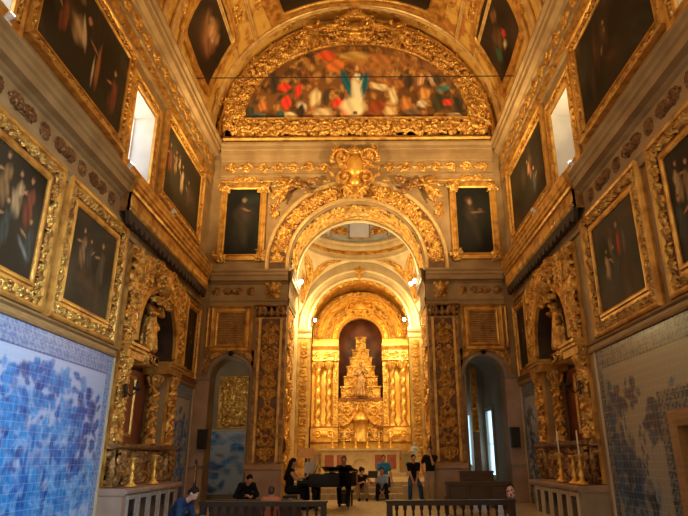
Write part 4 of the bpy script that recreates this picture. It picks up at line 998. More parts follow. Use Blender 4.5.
def side_altar(s):
    m = WM(s); Y0, Y1 = 13.48, 17.85; YC = (Y0 + Y1) / 2; a0, a1 = ALT
    lab = 'gilded side altar with twisted columns and saint niche, its table carrying %s' % ('two brass candlesticks' if s < 0 else 'three candlesticks')
    t = thing('side_altar', lab, 'altar', (s * (A - .3), YC, 0), 'side altars')
    PF = .09
    # front field around the niche
    nr = (a1 - a0) / 2; zs = 4.6
    mb = MB()
    for lo, hi in ((Y0, a0), (a1, Y1)): mb.boxm(m, lo, hi, 1.06, 6.68, .003, PF)
    arch_fill(mb, m, YC, zs, nr, 6.68, PF)
    obj('retable', mb, GOLD, t)
    mb = MB(); mould_path(mb, m, arch_path(YC, zs, nr - .004, 4.3, 32), [(0, PF), (0, -.58)]); obj('niche_reveal', mb, DARKNICHE, t)
    # carved skins
    for lo, hi, sd in ((Y0, a0, 1), (a1, Y1, 2)):
        c = Carve(hi - lo - .08, 2.6, .025, seed=sd); c.candelabra(.10); c.foliage(30, .25, .06)
        rel('carved_pilaster', c, on(m, lo + .04, 1.95, PF + .002), GOLDF, t, True)
    c = Carve(Y1 - Y0, 2.2, .025, seed=5); c.foliage(420, .40, .12)
    uu = np.linspace(Y0, Y1, c.nu)[None] - YC; vv = np.linspace(4.5, 6.7, c.nv)[:, None] - zs
    dist = np.sqrt(uu ** 2 + np.maximum(vv, 0) ** 2); c.H[(dist < nr + .04)] = 0
    rel('carved_spandrel', c, on(m, Y0, 4.5, PF + .001), GOLDF, t, True)
    mb = MB(); mould_path(mb, m, arch_path(YC, zs, nr, 4.4, 40), [(-.02, PF), (-.02, PF + .1), (.06, PF + .14), (.14, PF + .08), (.16, PF)]); obj('arch_moulding', mb, GOLD, t)
    # crown over the arch
    c = Carve(1.5, 1.15, .025, mx=.75, seed=9); c.foliage(22, .4, .18); c.spiral(1.15, .75, .25, 0, 1.5, 1, .07, .24); c.disc(.75, .55, .28, .32)
    for k in range(5): c.leaf(.75, .6, PI / 2 + k * .32, .45, .08, .26, 0)
    rel('crown', c, on(m, YC - .75, 5.62, PF + .03), GOLDF, t, True)
    # recess: dark above, red marbled below
    mb = MB(); mb.boxm(m, a0 + .02, a1 - .02, 1.0, 3.95, -.62, -.56)
    o = obj('back_panel', mb, REDPANEL, t); mb = MB(); mould_rect(mb, m, YC - .55, YC + .55, 2.3, 3.7, [(0, -.56), (.02, -.52), (.08, -.52), (.1, -.56)]); obj('panel_moulding', mb, GOLD, o)
    mb = MB(); mb.boxm(m, a0 + .02, a1 - .02, 3.95, 6.6, -.66, -.6); obj('niche_back', mb, DARKREC, t)
    # stepped columns in the splayed jambs
    k = 0
    for sg, e in ((1, a0), (-1, a1)):
        for dd, pp in ((-.33, .07), (.22, -.25)):
            X = s * (A - pp); twisted_column('twisted_column', X, e + sg * dd, 2.18, 3.55, .15 if pp < 0 else .13, t, GOLDF, 4, k); k += 1
        mb = MB(); lo, hi = sorted((e - sg * .62, e + sg * .42)); mb.boxm(m, lo, hi, 3.93, 4.12, -.58, PF + .14)
        lo, hi = sorted((e - sg * .64, e + sg * .46)); mb.boxm(m, lo, hi, 4.12, 4.2, -.58, PF + .19); mb.boxm(m, lo - .03, hi + .03, 4.2, 4.27, -.58, PF + .24)
        obj('entablature', mb, GOLD, t)
        mb = MB(); lo, hi = sorted((e - sg * .6, e - sg * .06)); mb.boxm(m, lo, hi, 1.06, 1.85, .003, .24); c = Carve(.5, .74, .025, seed=4); c.foliage(22, .3, .09); c.put(mb, on(m, lo + .02, 1.1, .24)); lo, hi = sorted((e + sg * .01, e + sg * .45)); mb.boxm(m, lo, hi, 1.06, 1.95, -.58, .05); obj('pedestal', mb, GOLDD, t, True)
    mb = MB(); mould_line(mb, m, Y0 - .02, Y1 + .02, [(.003, 1.86), (.24, 1.86), (.30, 1.9), (.32, 1.98), (.003, 2.0)]); obj('shelf', mb, GOLDD, t)
    c = Carve(Y1 - Y0, .78, .025, seed=14); c.foliage(120, .32, .11); mb = MB(); c.put(mb, on(m, Y0, 1.08, PF)); obj('predella', mb, GOLDD, t, True)
    # mensa
    mb = MB(); mb.boxm(m, Y0 - .06, Y1 - .6, .0, .9, .003, .58); obj('altar_table', mb, STONEP if s < 0 else STONEG, t)
    mb = MB(); mould_line(mb, m, Y0 - .1, Y1 - .5, [(.003, .9), (.62, .9), (.68, .94), (.68, 1.0), (.64, 1.03), (.003, 1.05)]); obj('table_slab', mb, STONEP, t)
    n = 5
    for q in range(n):
        u0 = Y0 + .15 + q * (Y1 - Y0 - .9) / n
        mb = MB(); mould_rect(mb, m, u0 + .1, u0 + .5, .15, .8, [(0, .582), (0, .61), (.05, .62), (.08, .60), (.1, .582)]); f = obj('front_panel', mb, PANELST if s < 0 else CREAM, t)
        mb = MB(); mb.boxm(m, u0 + .1, u0 + .5, .15, .8, .582, .59); obj('glass', mb, DGLASS, f)
    # statue in the niche
    p = MB(); p.boxm(m, YC - .38, YC + .38, 4.0, 4.28, -.54, .1); c = Carve(.7, .25, .03); c.foliage(8, .2, .06); c.put(p, on(m, YC - .35, 4.01, .1)); obj('statue_plinth', p, GOLDF, t, True)
    me = SAINT.copy(); me.materials.clear(); me.materials.append(GOLDF)
    o = tag(bpy.data.objects.new('saint_statue', me), 'gilded saint statue standing in the niche of the altar with %s candlesticks' % ('two' if s < 0 else 'three'), 'statue', 'saints in the altar niches'); COL.objects.link(o)
    o.location = (s * (A + .14), YC, 4.40); o.rotation_euler = (0, 0, -PI / 2 if s < 0 else PI / 2); o.rotation_euler.z = PI / 2 if s < 0 else -PI / 2; o.scale = (1.1, 1.1, .95)
    # wall lamp brackets
    sc = thing('wall_sconce', 'dark iron bracket lamp on the near edge of the altar with %s candlesticks' % ('two' if s < 0 else 'three'), 'lamp', (s * (A - PF - .14), 13.75, 3.1), 'altar bracket lamps')
    mb = MB(); mb.boxm(m, 13.68, 13.82, 3.0, 3.3, PF + .13, PF + .16); obj('mount_plate', mb, IRON, sc)
    mb = MB(); P = [m(13.75, 3.15 - .12 * math.sin(PI * q / 8), PF + .15 + .03 * q) for q in range(9)]; mb.tube(P, .018, 6); obj('arm', mb, IRON, sc)
    mb = MB(); X = s * (A - PF - .39); mb.lathe([(.001, 3.15), (.06, 3.15), (.09, 3.2), (.09, 3.23), (.03, 3.24), (.03, 3.36), (.001, 3.38)], (X, 13.75, 0), 10); obj('cup', mb, IRON, sc, True)
    # canopy
    c_ = thing('altar_canopy', 'long gilded canopy with dark scalloped fringe over the altar with %s candlesticks' % ('two' if s < 0 else 'three'), 'canopy', (s * (A - .4), 15.4, 7.0), 'canopies over the side altars')
    ya, yb = 12.45, 19.3
    mb = MB(); mould_line(mb, m, ya, yb, [(.004, 7.62), (.34, 7.62), (.36, 7.68), (.41, 7.72), (.41, 7.80), (.44, 7.83), (.44, 7.92), (.48, 7.97), (.48, 8.03), (.004, 8.05)]); obj('cornice', mb, GOLD, c_)
    mb = MB(); mb.boxm(m, ya + .03, yb, 7.14, 7.62, .24, .29)
    mb.boxm(m, ya + .03, ya + .08, 7.14, 7.62, .004, .29); obj('valance_board', mb, GOLDD, c_)
    c = Carve(yb - ya - .03, .46, .02); c.leafrow(.12, .07); rel('pleated_valance', c, on(m, ya + .03, 7.15, .292), GOLD, c_, True)
    mb = MB(); n = 20; w = (yb - ya) / n
    out = [(ya, 7.135)]
    for q in range(n):
        for j in range(1, 6): out.append((ya + q * w + w * j / 6, 7.0 - .17 * math.sin(PI * j / 6)))
        out.append((ya + (q + 1) * w, 7.0))
    out.append((yb, 7.135)); mb.prism(out, m, .22, .32); obj('fringe', mb, DARKREC, c_)
    return t
for s in (-1, 1): side_altar(s)

# candlesticks
def candlestick(loc, h, label, candle=None):
    t = thing('candlestick', label, 'candlestick', loc, 'candlesticks on the side altars')
    x, y, z = loc; mb = MB()
    pr = [(.001, 0), (.10, 0), (.10, .03), (.05, .07), (.035, .12), (.06, .18), (.035, .22), (.025, .32), (.05, .38), (.025, .44), (.025, .52), (.07, .58), (.07, .6), (.001, .6)]
    mb.lathe([(r * 1.35, q * h / .6) for r, q in pr], (x, y, z), 14); obj('stem', mb, GOLDB, t, True)
    if candle:
        mb = MB(); mb.lathe([(.018, h), (.018, h + candle), (.001, h + candle + .02)], (x, y, z), 8); obj('candle', mb, WAX, t, True)
candlestick((-5.0, 14.0, 1.052), .62, 'brass candlestick on the side altar, next to the bright blue tile panel')
candlestick((-5.0, 15.45, 1.052), .68, 'brass candlestick in the middle of the side altar behind the seated reader')
candlestick((5.0, 14.95, 1.052), .66, 'candlestick with a tall candle, farthest along the altar on the doorway side', .52)
candlestick((5.0, 14.0, 1.052), .60, 'candlestick without a candle, between the two with candles on the side altar')
candlestick((5.0, 13.55, 1.052), .62, 'candlestick with a tall candle, next to the shade-coloured tile panel', .50)
# floodlights on the ledges
def flood(loc, tgt, label):
    t = thing('floodlight', label, 'lamp', loc, 'floodlights on the ledges')
    x, y, z = loc; d = (Vector(tgt) - Vector(loc)).normalized()
    mb = MB(); mb.box(x - .05, x + .05, y - .05, y + .05, z, z + .03); mb.tube([(x, y, z), (x, y, z + .12)], .02, 8); obj('mount_stand', mb, WHITEP, t)
    c = Vector((x, y, z + .15)); mb = MB(); mb.tube([c - d * .08, c - d * .05, c + d * .03, c + d * .06], [.03, .045, .06, .07], 14); obj('housing', mb, WHITEP, t, True)
    mb = MB(); mb.tube([c + d * .062, c + d * .066], [.06, .06], 14); obj('lens', mb, BULB, t)
for s in (-1, 1):
    flood((s * 5.08, 15.0 if s < 0 else 15.1, 8.06), (s * 1, 19, 14), 'small white floodlight on the canopy ledge before the %s' % ('painting of small reddish figures' if s < 0 else 'painting of the pinkish cloak'))
flood((-5.22, 12.25, 8.04), (0, 13, 16), 'tiny floodlight on the ledge below the bright white window of the doorless side')
flood((5.22, 12.3, 8.04), (0, 13, 16), 'tiny floodlight on the ledge below the dim window of the doorway side')
flood((-5.22, 7.35, 8.04), (0, 9, 16), 'white floodlight on the ledge at the top picture corner over the bright blue tiles')

# ================================================================== CROSSING, DOME, SANCTUARY
Y1C, Y2C = YF + 1.9, 27.5; CX, CY, RD = 0.0, (YF + 1.9 + 27.5) / 2, 2.6; RA, SA = 2.38, 7.55
mb = MB()
for s in (-1, 1): mb.quad((s * 2.95, Y1C, -.2), (s * 2.95, Y2C, -.2), (s * 2.95, Y2C, 12), (s * 2.95, Y1C, 12))
struct('wall_crossing', mb, CREAM)
# rear arch wall
m2 = FM(Y2C); mb = MB(); wall_holes(mb, m2, -2.95, 2.95, 0, 12.6, [(-RA, RA, 0, 10.2)]); arch_fill(mb, m2, 0, SA, RA, 10.2)
mould_path(mb, m2, arch_path(0, SA, RA, 0, 40), [(0, 0), (0, -.6)]); struct('wall_rear_arch', mb, CREAM)
ar = thing('sanctuary_arch', 'cream stone arch with gilt soffit before the glowing main altar', 'arch', (0, Y2C, .8))
mb = MB(); mould_path(mb, m2, arch_path(0, SA, RA + .01, SA - .05, 48), [(0, .004), (0, .10), (.06, .14), (.12, .12), (.18, .07), (.38, .08), (.44, .14), (.50, .14), (.53, .004)]); obj('archivolt', mb, CREAM, ar)
for s in (-1, 1):
    lo, hi = sorted((s * 2.34, s * 2.94))
    mb = MB(); mb.box(lo, hi, Y2C - .12, Y2C - .003, .8, 7.0); obj('pier', mb, PALEG, ar)
    c = Carve(.36, 5.7, .03, seed=4); c.candelabra(.07); rel('carved_pier_panel', c, lambda U, V, H, s=s: (s * 2.64 + U - .18, Y2C - .122 - H, 1.2 + V), GOLD, ar, True)
    mb = MB(); mould_line(mb, m2, lo - (.04 if s > 0 else 0), hi + (.04 if s < 0 else 0), [(.003, 7.0), (.14, 7.02), (.16, 7.1), (.14, 7.15), (.14, 7.25), (.22, 7.32), (.26, 7.4), (.26, 7.5), (.003, 7.52)]); obj('impost', mb, CREAM, ar)
c = Carve(PI * RA, .55, .03, seed=6); c.rinceau(.6, .06); rel('carved_soffit', c, lambda U, V, H: ((RA - .01 - H) * np.cos(U / RA), Y2C + .03 + V, SA + (RA - .01 - H) * np.sin(U / RA)), GOLDF, ar)
c = Carve(.5, .75, .03, mx=.25); c.spiral(.38, .5, .1, 0, 1.3, 1, .04, .1); c.leaf(.25, .1, PI / 2, .6, .1, .12, 0); rel('keystone', c, lambda U, V, H: (U - .25, Y2C - .12 - H, 9.85 + V), GOLDF, ar, True)
# pendentives and drum
zr = 10.86; th = np.linspace(0, 2 * PI, 129); q = np.linspace(0, 1, 26)[:, None]
hx, hy = 2.93, (Y2C - Y1C) / 2 - .17
k = 1 / np.maximum(np.abs(np.cos(th)) / hx, np.abs(np.sin(th)) / hy); bx, by = k * np.cos(th), k * np.sin(th)
onx = np.abs(np.abs(by) - hy) < 1e-3; tt = np.where(onx, bx, by * hx / hy)
zb = 7.75 + np.sqrt(np.maximum(0, hx ** 2 - tt ** 2)) * ((zr - .02 - 7.75) / hx)
def pend(U, V, H):
    kx = np.interp(U, th, bx); ky = np.interp(U, th, by); kz = np.interp(U, th, zb)
    w = np.sin(V * PI / 2); r = RD - .01
    rx, ry = (r - H) * np.cos(U), (r - H) * np.sin(U)
    return CX + kx * (1 - V) + rx * V * 1.0 - kx * 0, CY + ky * (1 - V) + ry * V, kz + (zr - kz) * (1 - np.cos(V * PI / 2)) * .35 + (zr - kz) * V * .65
mb = MB(); T = th[None] + 0 * q; g = pend(T, q + 0 * T, 0 * T); mb.grid(*g); dm = struct('ceiling_pendentives', mb, CREAM, smooth=True)
for cc in (PI / 4, 3 * PI / 4):
    c = Carve(1.0, .9, .014, mx=.5, seed=4); c.spiral(.72, .62, .17, 0, 1.4, 1, .045, .9); c.spiral(.66, .3, .1, 0, 1.4, -1, .035, .8); c.leaf(.5, .05, PI / 2, .7, .07, .9, 0); c.rosette(.5, .62, .16, 1); c.leaf(.8, .75, .5, .2, .05, .8); c.leaf(.6, .45, .7, .3, .05, .8, .8)
    rel('carved_spandrel', c, lambda U, V, H, cc=cc: tuple(np.array(pend(cc + (U - .5) * .95 * (.35 + V), V * .95 + .02, 0 * U)) + np.array([0 * U, -H * .10 - .02, 0 * U])), GOLDF, dm, True)
RZ = lambda z: zr - .05 + (z - 10.2) * .77
mb = MB(); mb.lathe([(r + RD - 2.05, RZ(z)) for r, z in [(2.06, 10.2), (1.95, 10.24), (1.95, 10.36), (2.02, 10.42), (2.02, 10.62), (2.0, 10.62), (2.0, 10.88), (1.96, 10.9), (1.92, 11.0), (1.90, 11.1), (1.90, 11.2), (1.84, 11.32), (1.84, 11.42), (2.05, 11.45)]], (CX, CY, 0), 96); struct('trim_%d' % TN, mb, CREAM, smooth=False); TN += 1
mb = MB(); c = Carve(2 * PI * (RD - .05), .19, .03, seed=3); c.rinceau(.4, .05); ob = rel('dome_leaf_band', c, lambda U, V, H: (CX + (RD - .055 - H) * np.cos(U / (RD - .05)), CY + (RD - .055 - H) * np.sin(U / (RD - .05)), RZ(10.63) + V), GOLD, None); ob.parent = dm
mb = MB(); mb.lathe([(RD - .01, RZ(11.44)), (RD - .01, 13.2)], (CX, CY, 0), 96); struct('wall_drum', mb, BLUEWHITE, smooth=True)
for k in range(8):
    a = PI / 2 + k * PI / 4; t0 = a - .16; mb = MB(); P = np.linspace(a - .2, a + .2, 9)[None]; zz = np.array([12.0, 12.9])[:, None]
    mb.grid(CX + (RD - .04) * np.cos(P) + 0 * zz, CY + (RD - .04) * np.sin(P) + 0 * zz, zz + 0 * P); w = struct('window_%d' % (6 + k), mb, PANED)
    mb = MB(); out = [(a - .2, 12.0), (a - .2, 12.9), (a + .2, 12.9), (a + .2, 12.0)]
    mb.tube([(CX + (RD - .06) * math.cos(u), CY + (RD - .06) * math.sin(u), v) for u, v in out], .05, 6, True); obj('window_frame', mb, GOLD, w)
for k in range(8):
    a0_ = PI / 2 + PI / 8 + k * PI / 4; c = Carve(.9, .7, .03, mx=.45, seed=k); c.rosette(.45, .4, .2, .08); c.spiral(.7, .3, .15, 0, 1.3, 1, .04, .07); c.leaf(.5, .5, .4, .35, .05, .07, -1)
    rel('gilt_garland', c, lambda U, V, H, a0_=a0_: (CX + (RD - .015 - H) * np.cos(a0_ + (U - .45) / RD), CY + (RD - .015 - H) * np.sin(a0_ + (U - .45) / RD), 12.0 + V), GOLDF, dm, True)
mb = MB(); mb.lathe([(RD + .03, 13.1), (RD - .2, 13.15), (RD - .2, 13.3), (RD, 13.35)] + [(RD * math.cos(a), 13.35 + 1.8 * math.sin(a)) for a in np.linspace(0, PI / 2 - .01, 14)], (CX, CY, 0), 96); struct('ceiling_dome', mb, OCHRE, smooth=True)
# sanctuary barrel vault and walls
mb = MB(); ta = np.linspace(0, PI, 49)[:, None]; yy = np.array([Y2C + .6, 33.8])[None]
mb.grid(2.6 * np.cos(ta) + 0 * yy, yy + 0 * ta, 7.75 + 2.6 * np.sin(ta) + 0 * yy)
for s in (-1, 1): mb.quad((s * 2.6, Y2C + .6, -.2), (s * 2.6, 33.8, -.2), (s * 2.6, 33.8, 7.75), (s * 2.6, Y2C + .6, 7.75))
mb.quad((-2.6, 33.8, 0), (2.6, 33.8, 0), (2.6, 33.8, 10.4), (-2.6, 33.8, 10.4))
struct('wall_sanctuary', mb, GOLD)
# main altarpiece
YR = 29.6; m = FM(YR)
rt = thing('main_altarpiece', 'glowing gilded main altarpiece with column pairs and a central throne niche', 'altarpiece', (0, YR, .79))
NR = 1.12; NZ = 7.35
mb = MB(); wall_holes(mb, m, -2.44, 2.44, .8, 8.6, [(-NR, NR, 4.3, 8.6)]); arch_fill(mb, m, 0, NZ, NR, 8.6); mb.poly([(2.44 * math.cos(a), YR, 8.55 + 1.28 * math.sin(a)) for a in np.linspace(0, PI, 40)]); mould_path(mb, m, arch_path(0, NZ, NR, 4.3, 32), [(0, 0), (0, -.3)]); obj('back', mb, GOLDB, rt)
for k, (r0, w) in enumerate(((1.2, .26), (1.52, .26), (1.84, .3), (2.16, .2))):
    c = Carve(PI * r0, w, .03, seed=k); c.rinceau(.4, .10); c.foliage(140, .2, .10)
    pr = .10 + .12 * k
    rel('archivolt', c, lambda U, V, H, r0=r0, pr=pr: ((r0 + V) * np.cos(U / r0), YR - pr - H, NZ + (r0 + V) * np.sin(U / r0)), GOLDB if k % 2 == 0 else GOLDF, rt)
    mb = MB(); mould_path(mb, m, arch_path(0, NZ, r0, NZ, 40), [(-.05, .003), (-.05, pr + .05), (0, pr + .1), (.03, pr + .05), (.03, pr)]); mould_path(mb, m, arch_path(0, NZ, r0 + w, NZ, 40), [(0, pr), (0, pr - .09)]); obj('arch_moulding', mb, GOLDB, rt)
c = Carve(1.6, 1.0, .025, mx=.8, seed=77); c.foliage(16, .35, .12); c.spiral(1.2, .5, .2, 0, 1.5, 1, .06, .18)
for k in range(5): c.leaf(.8, .3, PI / 2 + k * .35, .5, .08, .22, 0)
rel('crest', c, lambda U, V, H: (U - .8, YR - .42 - H, 8.5 + V), GOLDB, rt, True)
for s in (-1, 1):
    for x, yy, k in ((2.1, .55, 0), (1.58, .35, 1)):
        twisted_column('twisted_column', s * x, YR - yy, 3.15, 5.75, .17, rt, GOLD, 5, k, .55)
    lo, hi = sorted((s * 1.12, s * 1.36)); mb = MB(); mb.boxm(m, lo, hi, 3.0, 6.4, .003, .22); obj('inner_pilaster', mb, GOLDB, rt)
    c = Carve(.2, 3.3, .025, seed=3); c.candelabra(.05); rel('pilaster_carving', c, on(m, (lo + hi) / 2 - .1, 3.05, .222), GOLDF, rt, True)
    lo, hi = sorted((s * 1.08, s * 2.4)); mb = MB(); mb.boxm(m, lo, hi, 6.2, 6.7, .003, .42); mould_line(mb, m, lo, hi, [(.003, 6.7), (.45, 6.7), (.5, 6.78), (.62, 6.84), (.66, 6.9), (.66, 7.0), (.003, 7.02)]); obj('entablature', mb, GOLD, rt)
    c = Carve(1.3, .42, .03, seed=8); c.rinceau(.4, .06); rel('frieze', c, on(m, lo, 6.24, .422), GOLDF, rt, True)
    mb = MB(); mb.boxm(m, lo, hi, .8, 2.3, .003, .75); mb.boxm(m, lo, hi, 2.3, 3.0, .003, .72); mould_line(mb, m, lo - .03, hi, [(.003, 2.92), (.78, 2.94), (.82, 3.0), (.003, 3.02)]); mould_line(mb, m, lo - .03, hi, [(.003, 2.2), (.78, 2.22), (.82, 2.3), (.003, 2.32)]); obj('pedestal', mb, GOLD, rt)
    c = Carve(1.2, .58, .03, mx=.6, seed=2); c.spiral(.9, .3, .18, 0, 1.4, 1, .05, .08); c.rosette(.6, .3, .2, .09); rel('pedestal_carving', c, on(m, (lo + hi) / 2 - .6, 2.34, .722), GOLDB, rt, True)
# middle: tabernacle front with draped scrolls
mb = MB(); mb.boxm(m, -1.1, 1.1, 2.3, 4.3, .003, .1); mould_line(mb, m, -1.1, 1.1, [(.003, 4.2), (.15, 4.22), (.2, 4.3), (.003, 4.32)]); obj('tabernacle_wall', mb, GOLDD, rt)
c = Carve(2.2, 1.9, .025, mx=1.1, seed=15); c.foliage(130, .3, .09)
for k in range(30):
    t_ = k / 29; c.disc(1.1 + .12 + .8 * t_, 1.75 - 1.0 * t_ ** .6 - .15 * math.sin(PI * t_), .10, .24)
c.spiral(1.75, 1.4, .25, 0, 1.4, 1, .05, .14); c.leaf(1.3, 1.3, .4, .6, .06, .12, 1.5)
rel('draped_scrolls', c, on(m, -1.1, 2.32, .102), GOLDF, rt, True)
mb = MB(); mb.lathe([(.001, 3.75), (.12, 3.72), (.25, 3.6), (.36, 3.45), (.4, 3.35), (.42, 3.3), (.36, 3.28), (.36, 2.6), (.42, 2.5), (.42, 2.3)], (0, YR - .12, 0), 20); obj('tabernacle', mb, GOLD, rt, True)
# stepped throne in the niche
mb = MB(); mb.boxm(FM(YR), -1.25, 1.25, 4.25, 4.4, -2.2, .05); mb.quad((-1.4, YR + 2.3, 4.2), (1.4, YR + 2.3, 4.2), (1.4, YR + 2.3, 8.8), (-1.4, YR + 2.3, 8.8)); obj('niche_back', mb, REDPANEL, rt)
for k, (w, z0, z1, d) in enumerate(((1.0, 4.4, 5.0, .5), (.86, 5.0, 5.55, .8), (.72, 5.55, 6.1, 1.05), (.58, 6.1, 6.6, 1.3), (.44, 6.6, 7.05, 1.5), (.26, 7.05, 7.75, 1.7))):
    mb = MB(); mb.boxm(FM(YR + d - .2), -w, w, z0, z1, -(2.2 - d + .2) + .3, 0); mould_line(mb, FM(YR + d - .2), -w - .04, w + .04, [(0, z1 - .1), (.05, z1 - .08), (.07, z1), (0.004, z1 + .003)]); c = Carve(2 * w, z1 - z0 - .12, .03, seed=k); c.rinceau(.35, .06); c.put(mb, on(FM(YR + d - .2), -w, z0, .002)); obj('throne_step', mb, GOLDF, rt, True)
me = SAINT.copy(); me.materials.clear(); me.materials.append(GOLDD)
o = tag(bpy.data.objects.new('enthroned_statue', me), 'dark gilded statue standing before the stepped throne of the main altar', 'statue'); COL.objects.link(o); o.location = (0, YR - .14, 4.48); o.scale = (1.05, .9, 1.0)
# altar table and its bits
at = thing('altar_table', 'pale stone main altar table with reddish inlaid panels', 'altar', (0, 27.8, .95))
mb = MB(); mb.box(-1.75, 1.75, 27.5, 28.3, .953, 1.85); obj('body', mb, CREAM, at)
mb = MB(); mould_line(mb, FM(27.5), -1.9, 1.9, [(-.8, 1.85), (.05, 1.85), (.1, 1.9), (.1, 1.97), (-.8, 1.98)]); obj('slab', mb, CREAM, at)
REDM = mat('red_marble', (.38, .10, .05), (.28, .07, .04), .3, scale=5)
for x in (-1.4, -.85, .85, 1.4): obj('inlaid_panel', MB().box(x - .2, x + .2, 27.47, 27.5, 1.1, 1.7), REDM, at)
mb = MB(); mould_path(mb, FM(27.5), arch_path(0, 1.2, .42, 1.0, 20), [(-.08, 0), (-.08, .05), (.05, .06), (.05, 0)]); obj('arch_inlay', mb, CREAM, at)
for k in range(6):
    x = -1.35 + k * .54 + .05; c_ = thing('altar_candlestick', 'small gilded candlestick, one of the row along the main altar', 'candlestick', (x, 28.1, 1.985), 'candlesticks on the main altar')
    mb = MB(); mb.lathe([(.001, 1.985), (.10, 1.985), (.08, 2.04), (.03, 2.1), (.06, 2.16), (.03, 2.22), (.025, 2.4), (.06, 2.46), (.06, 2.48), (.001, 2.48)], (x, 28.1, 0), 10); obj('stem', mb, GOLDB, c_, True)
    mb = MB(); mb.lathe([(.016, 2.48), (.016, 2.66), (.001, 2.68)], (x, 28.1, 0), 6); obj('candle', mb, WAX, c_, True)
for s in (-1, 1):
    t = thing('stone_pedestal', 'grey stone pedestal at the %s end of the main altar' % ('pianist' if s < 0 else 'pale statuette'), 'pedestal', (s * 2.1, 27.4, .79)); mb = MB(); mb.box(s * 2.05 - .18, s * 2.05 + .18, 27.2, 27.6, .793, 1.7); mb.box(s * 2.05 - .22, s * 2.05 + .22, 27.16, 27.64, 1.7, 1.8); obj('block', mb, STONEG, t)
for o in bpy.data.objects:      # the sanctuary lies one bay deeper and its furniture is slightly larger
    if o.parent is None and o.name.split('.')[0] in ('main_altarpiece', 'enthroned_statue', 'altar_table', 'altar_candlestick', 'stone_pedestal'):
        l = o.location; o.location = (l.x * 1.05, l.y + 1.5, .79 + (l.z - .79) * 1.05); o.scale = o.scale * 1.05
t = thing('pale_statuette', 'slim pale blue-white statuette standing on a post near the main altar', 'statue', (2.3, 26.35 - .8, .79))
px, py = 2.3, 25.55
mb = MB(); mb.lathe([(.2, .793), (.2, .9), (.12, .95), (.10, 1.2), (.15, 1.28), (.15, 1.32), (.001, 1.33)], (px, py, 0), 14); obj('post', mb, CREAM, t, True)
me = SAINT.copy(); me.materials.clear(); me.materials.append(BLUEWHITE); o = bpy.data.objects.new('figure', me); COL.objects.link(o); o.parent = t; o.location = (0, 0, 1.35 - .79); o.scale = (.5, .5, .52)
# small spotlights on the arches
def spotlamp(x, y, z, sx, label, n=1):
    t = thing('spotlight', label, 'lamp', (x, y, z), 'spotlights of the chancel')
    mb = MB(); mb.tube([(x + sx * .14, y, z), (x, y, z)], .02, 6); mb.tube([(x, y, z), (x, y, z + .05)], .03, 8); obj('mount_arm', mb, IRON, t)
    for k in range(n):
        mb = MB(); mb.ell((x - sx * .12 * k * 1.2, y - .02, z + .12 - .12 * k), (.07, .07, .08)); obj('bulb', mb, BULB, t, True)
spotlamp(-2.25, 21.98 + .2, 8.15, -1, 'bright bulb on the chancel arch edge over the pianist side')
spotlamp(2.25, 22.18, 8.15, 1, 'bright twin bulb on the chancel arch edge over the standing woman side', 2)
spotlamp(-2.14, 27.3, 7.75, -1, 'small white spotlight on the inner arch impost nearer the piano')
spotlamp(2.14, 27.3, 7.75, 1, 'small white spotlight on the inner arch impost nearer the pale statuette')

# ================================================================== SIDE ROOMS
for s in (-1, 1):
    nm = 'annex_by_cross' if s < 0 else 'annex_by_window'
    xi, xo = s * 3.1, s * (7.2 if s < 0 else 5.36); yb = 25.5
    mb = MB()
    mb.quad((xi, YF + .7, 0), (xi, yb, 0), (xi, yb, 5.6), (xi, YF + .7, 5.6))
    if s > 0:
        wm = lambda u, v, p: (xo - p, u, v)
        wall_holes(mb, wm, YF + .7, yb, 0, 5.6, [(23.96, 25.18, .95, 3.4)])
    else: mb.quad((xo, YF + .7, 0), (xo, yb, 0), (xo, yb, 5.6), (xo, YF + .7, 5.6))
    bm = FM(yb)
    lo, hi = sorted((xi, xo))
    if s > 0: wall_holes(mb, bm, lo, hi, 0, 5.6, [(4.52, 4.68, 1.3, 3.3)])
    else: wall_holes(mb, bm, lo, hi, 0, 5.6, [])
    # front return beside the archway
    fm = FM(YF + .7); wall_holes(mb, fm, lo, hi, 0, 5.6, [(s * DX - DR, s * DX + DR, 0, 4.95)]); arch_fill(mb, fm, s * DX, DS, DR, 4.95)
    struct('wall_' + nm, mb, GREYPL)
    mb = MB(); cx_ = (xi + xo) / 2; r = abs(xo - xi) / 2; a = np.linspace(0, PI, 25)[:, None]; y = np.array([YF + .7, yb])[None]
    mb.grid(cx_ + r * np.cos(a) + 0 * y, y + 0 * a, 4.9 + r * .6 * np.sin(a) + 0 * y); mb.poly([(cx_ + r * math.cos(q_), yb - .001, 4.9 + r * .6 * math.sin(q_)) for q_ in np.linspace(0, PI, 25)]); struct('ceiling_' + nm, mb, GREYPL, smooth=True)
    mb = MB(); mb.box(lo, hi, YF + .001, yb, -.2, 0.02); struct('floor_' + nm, mb, FLOORD)
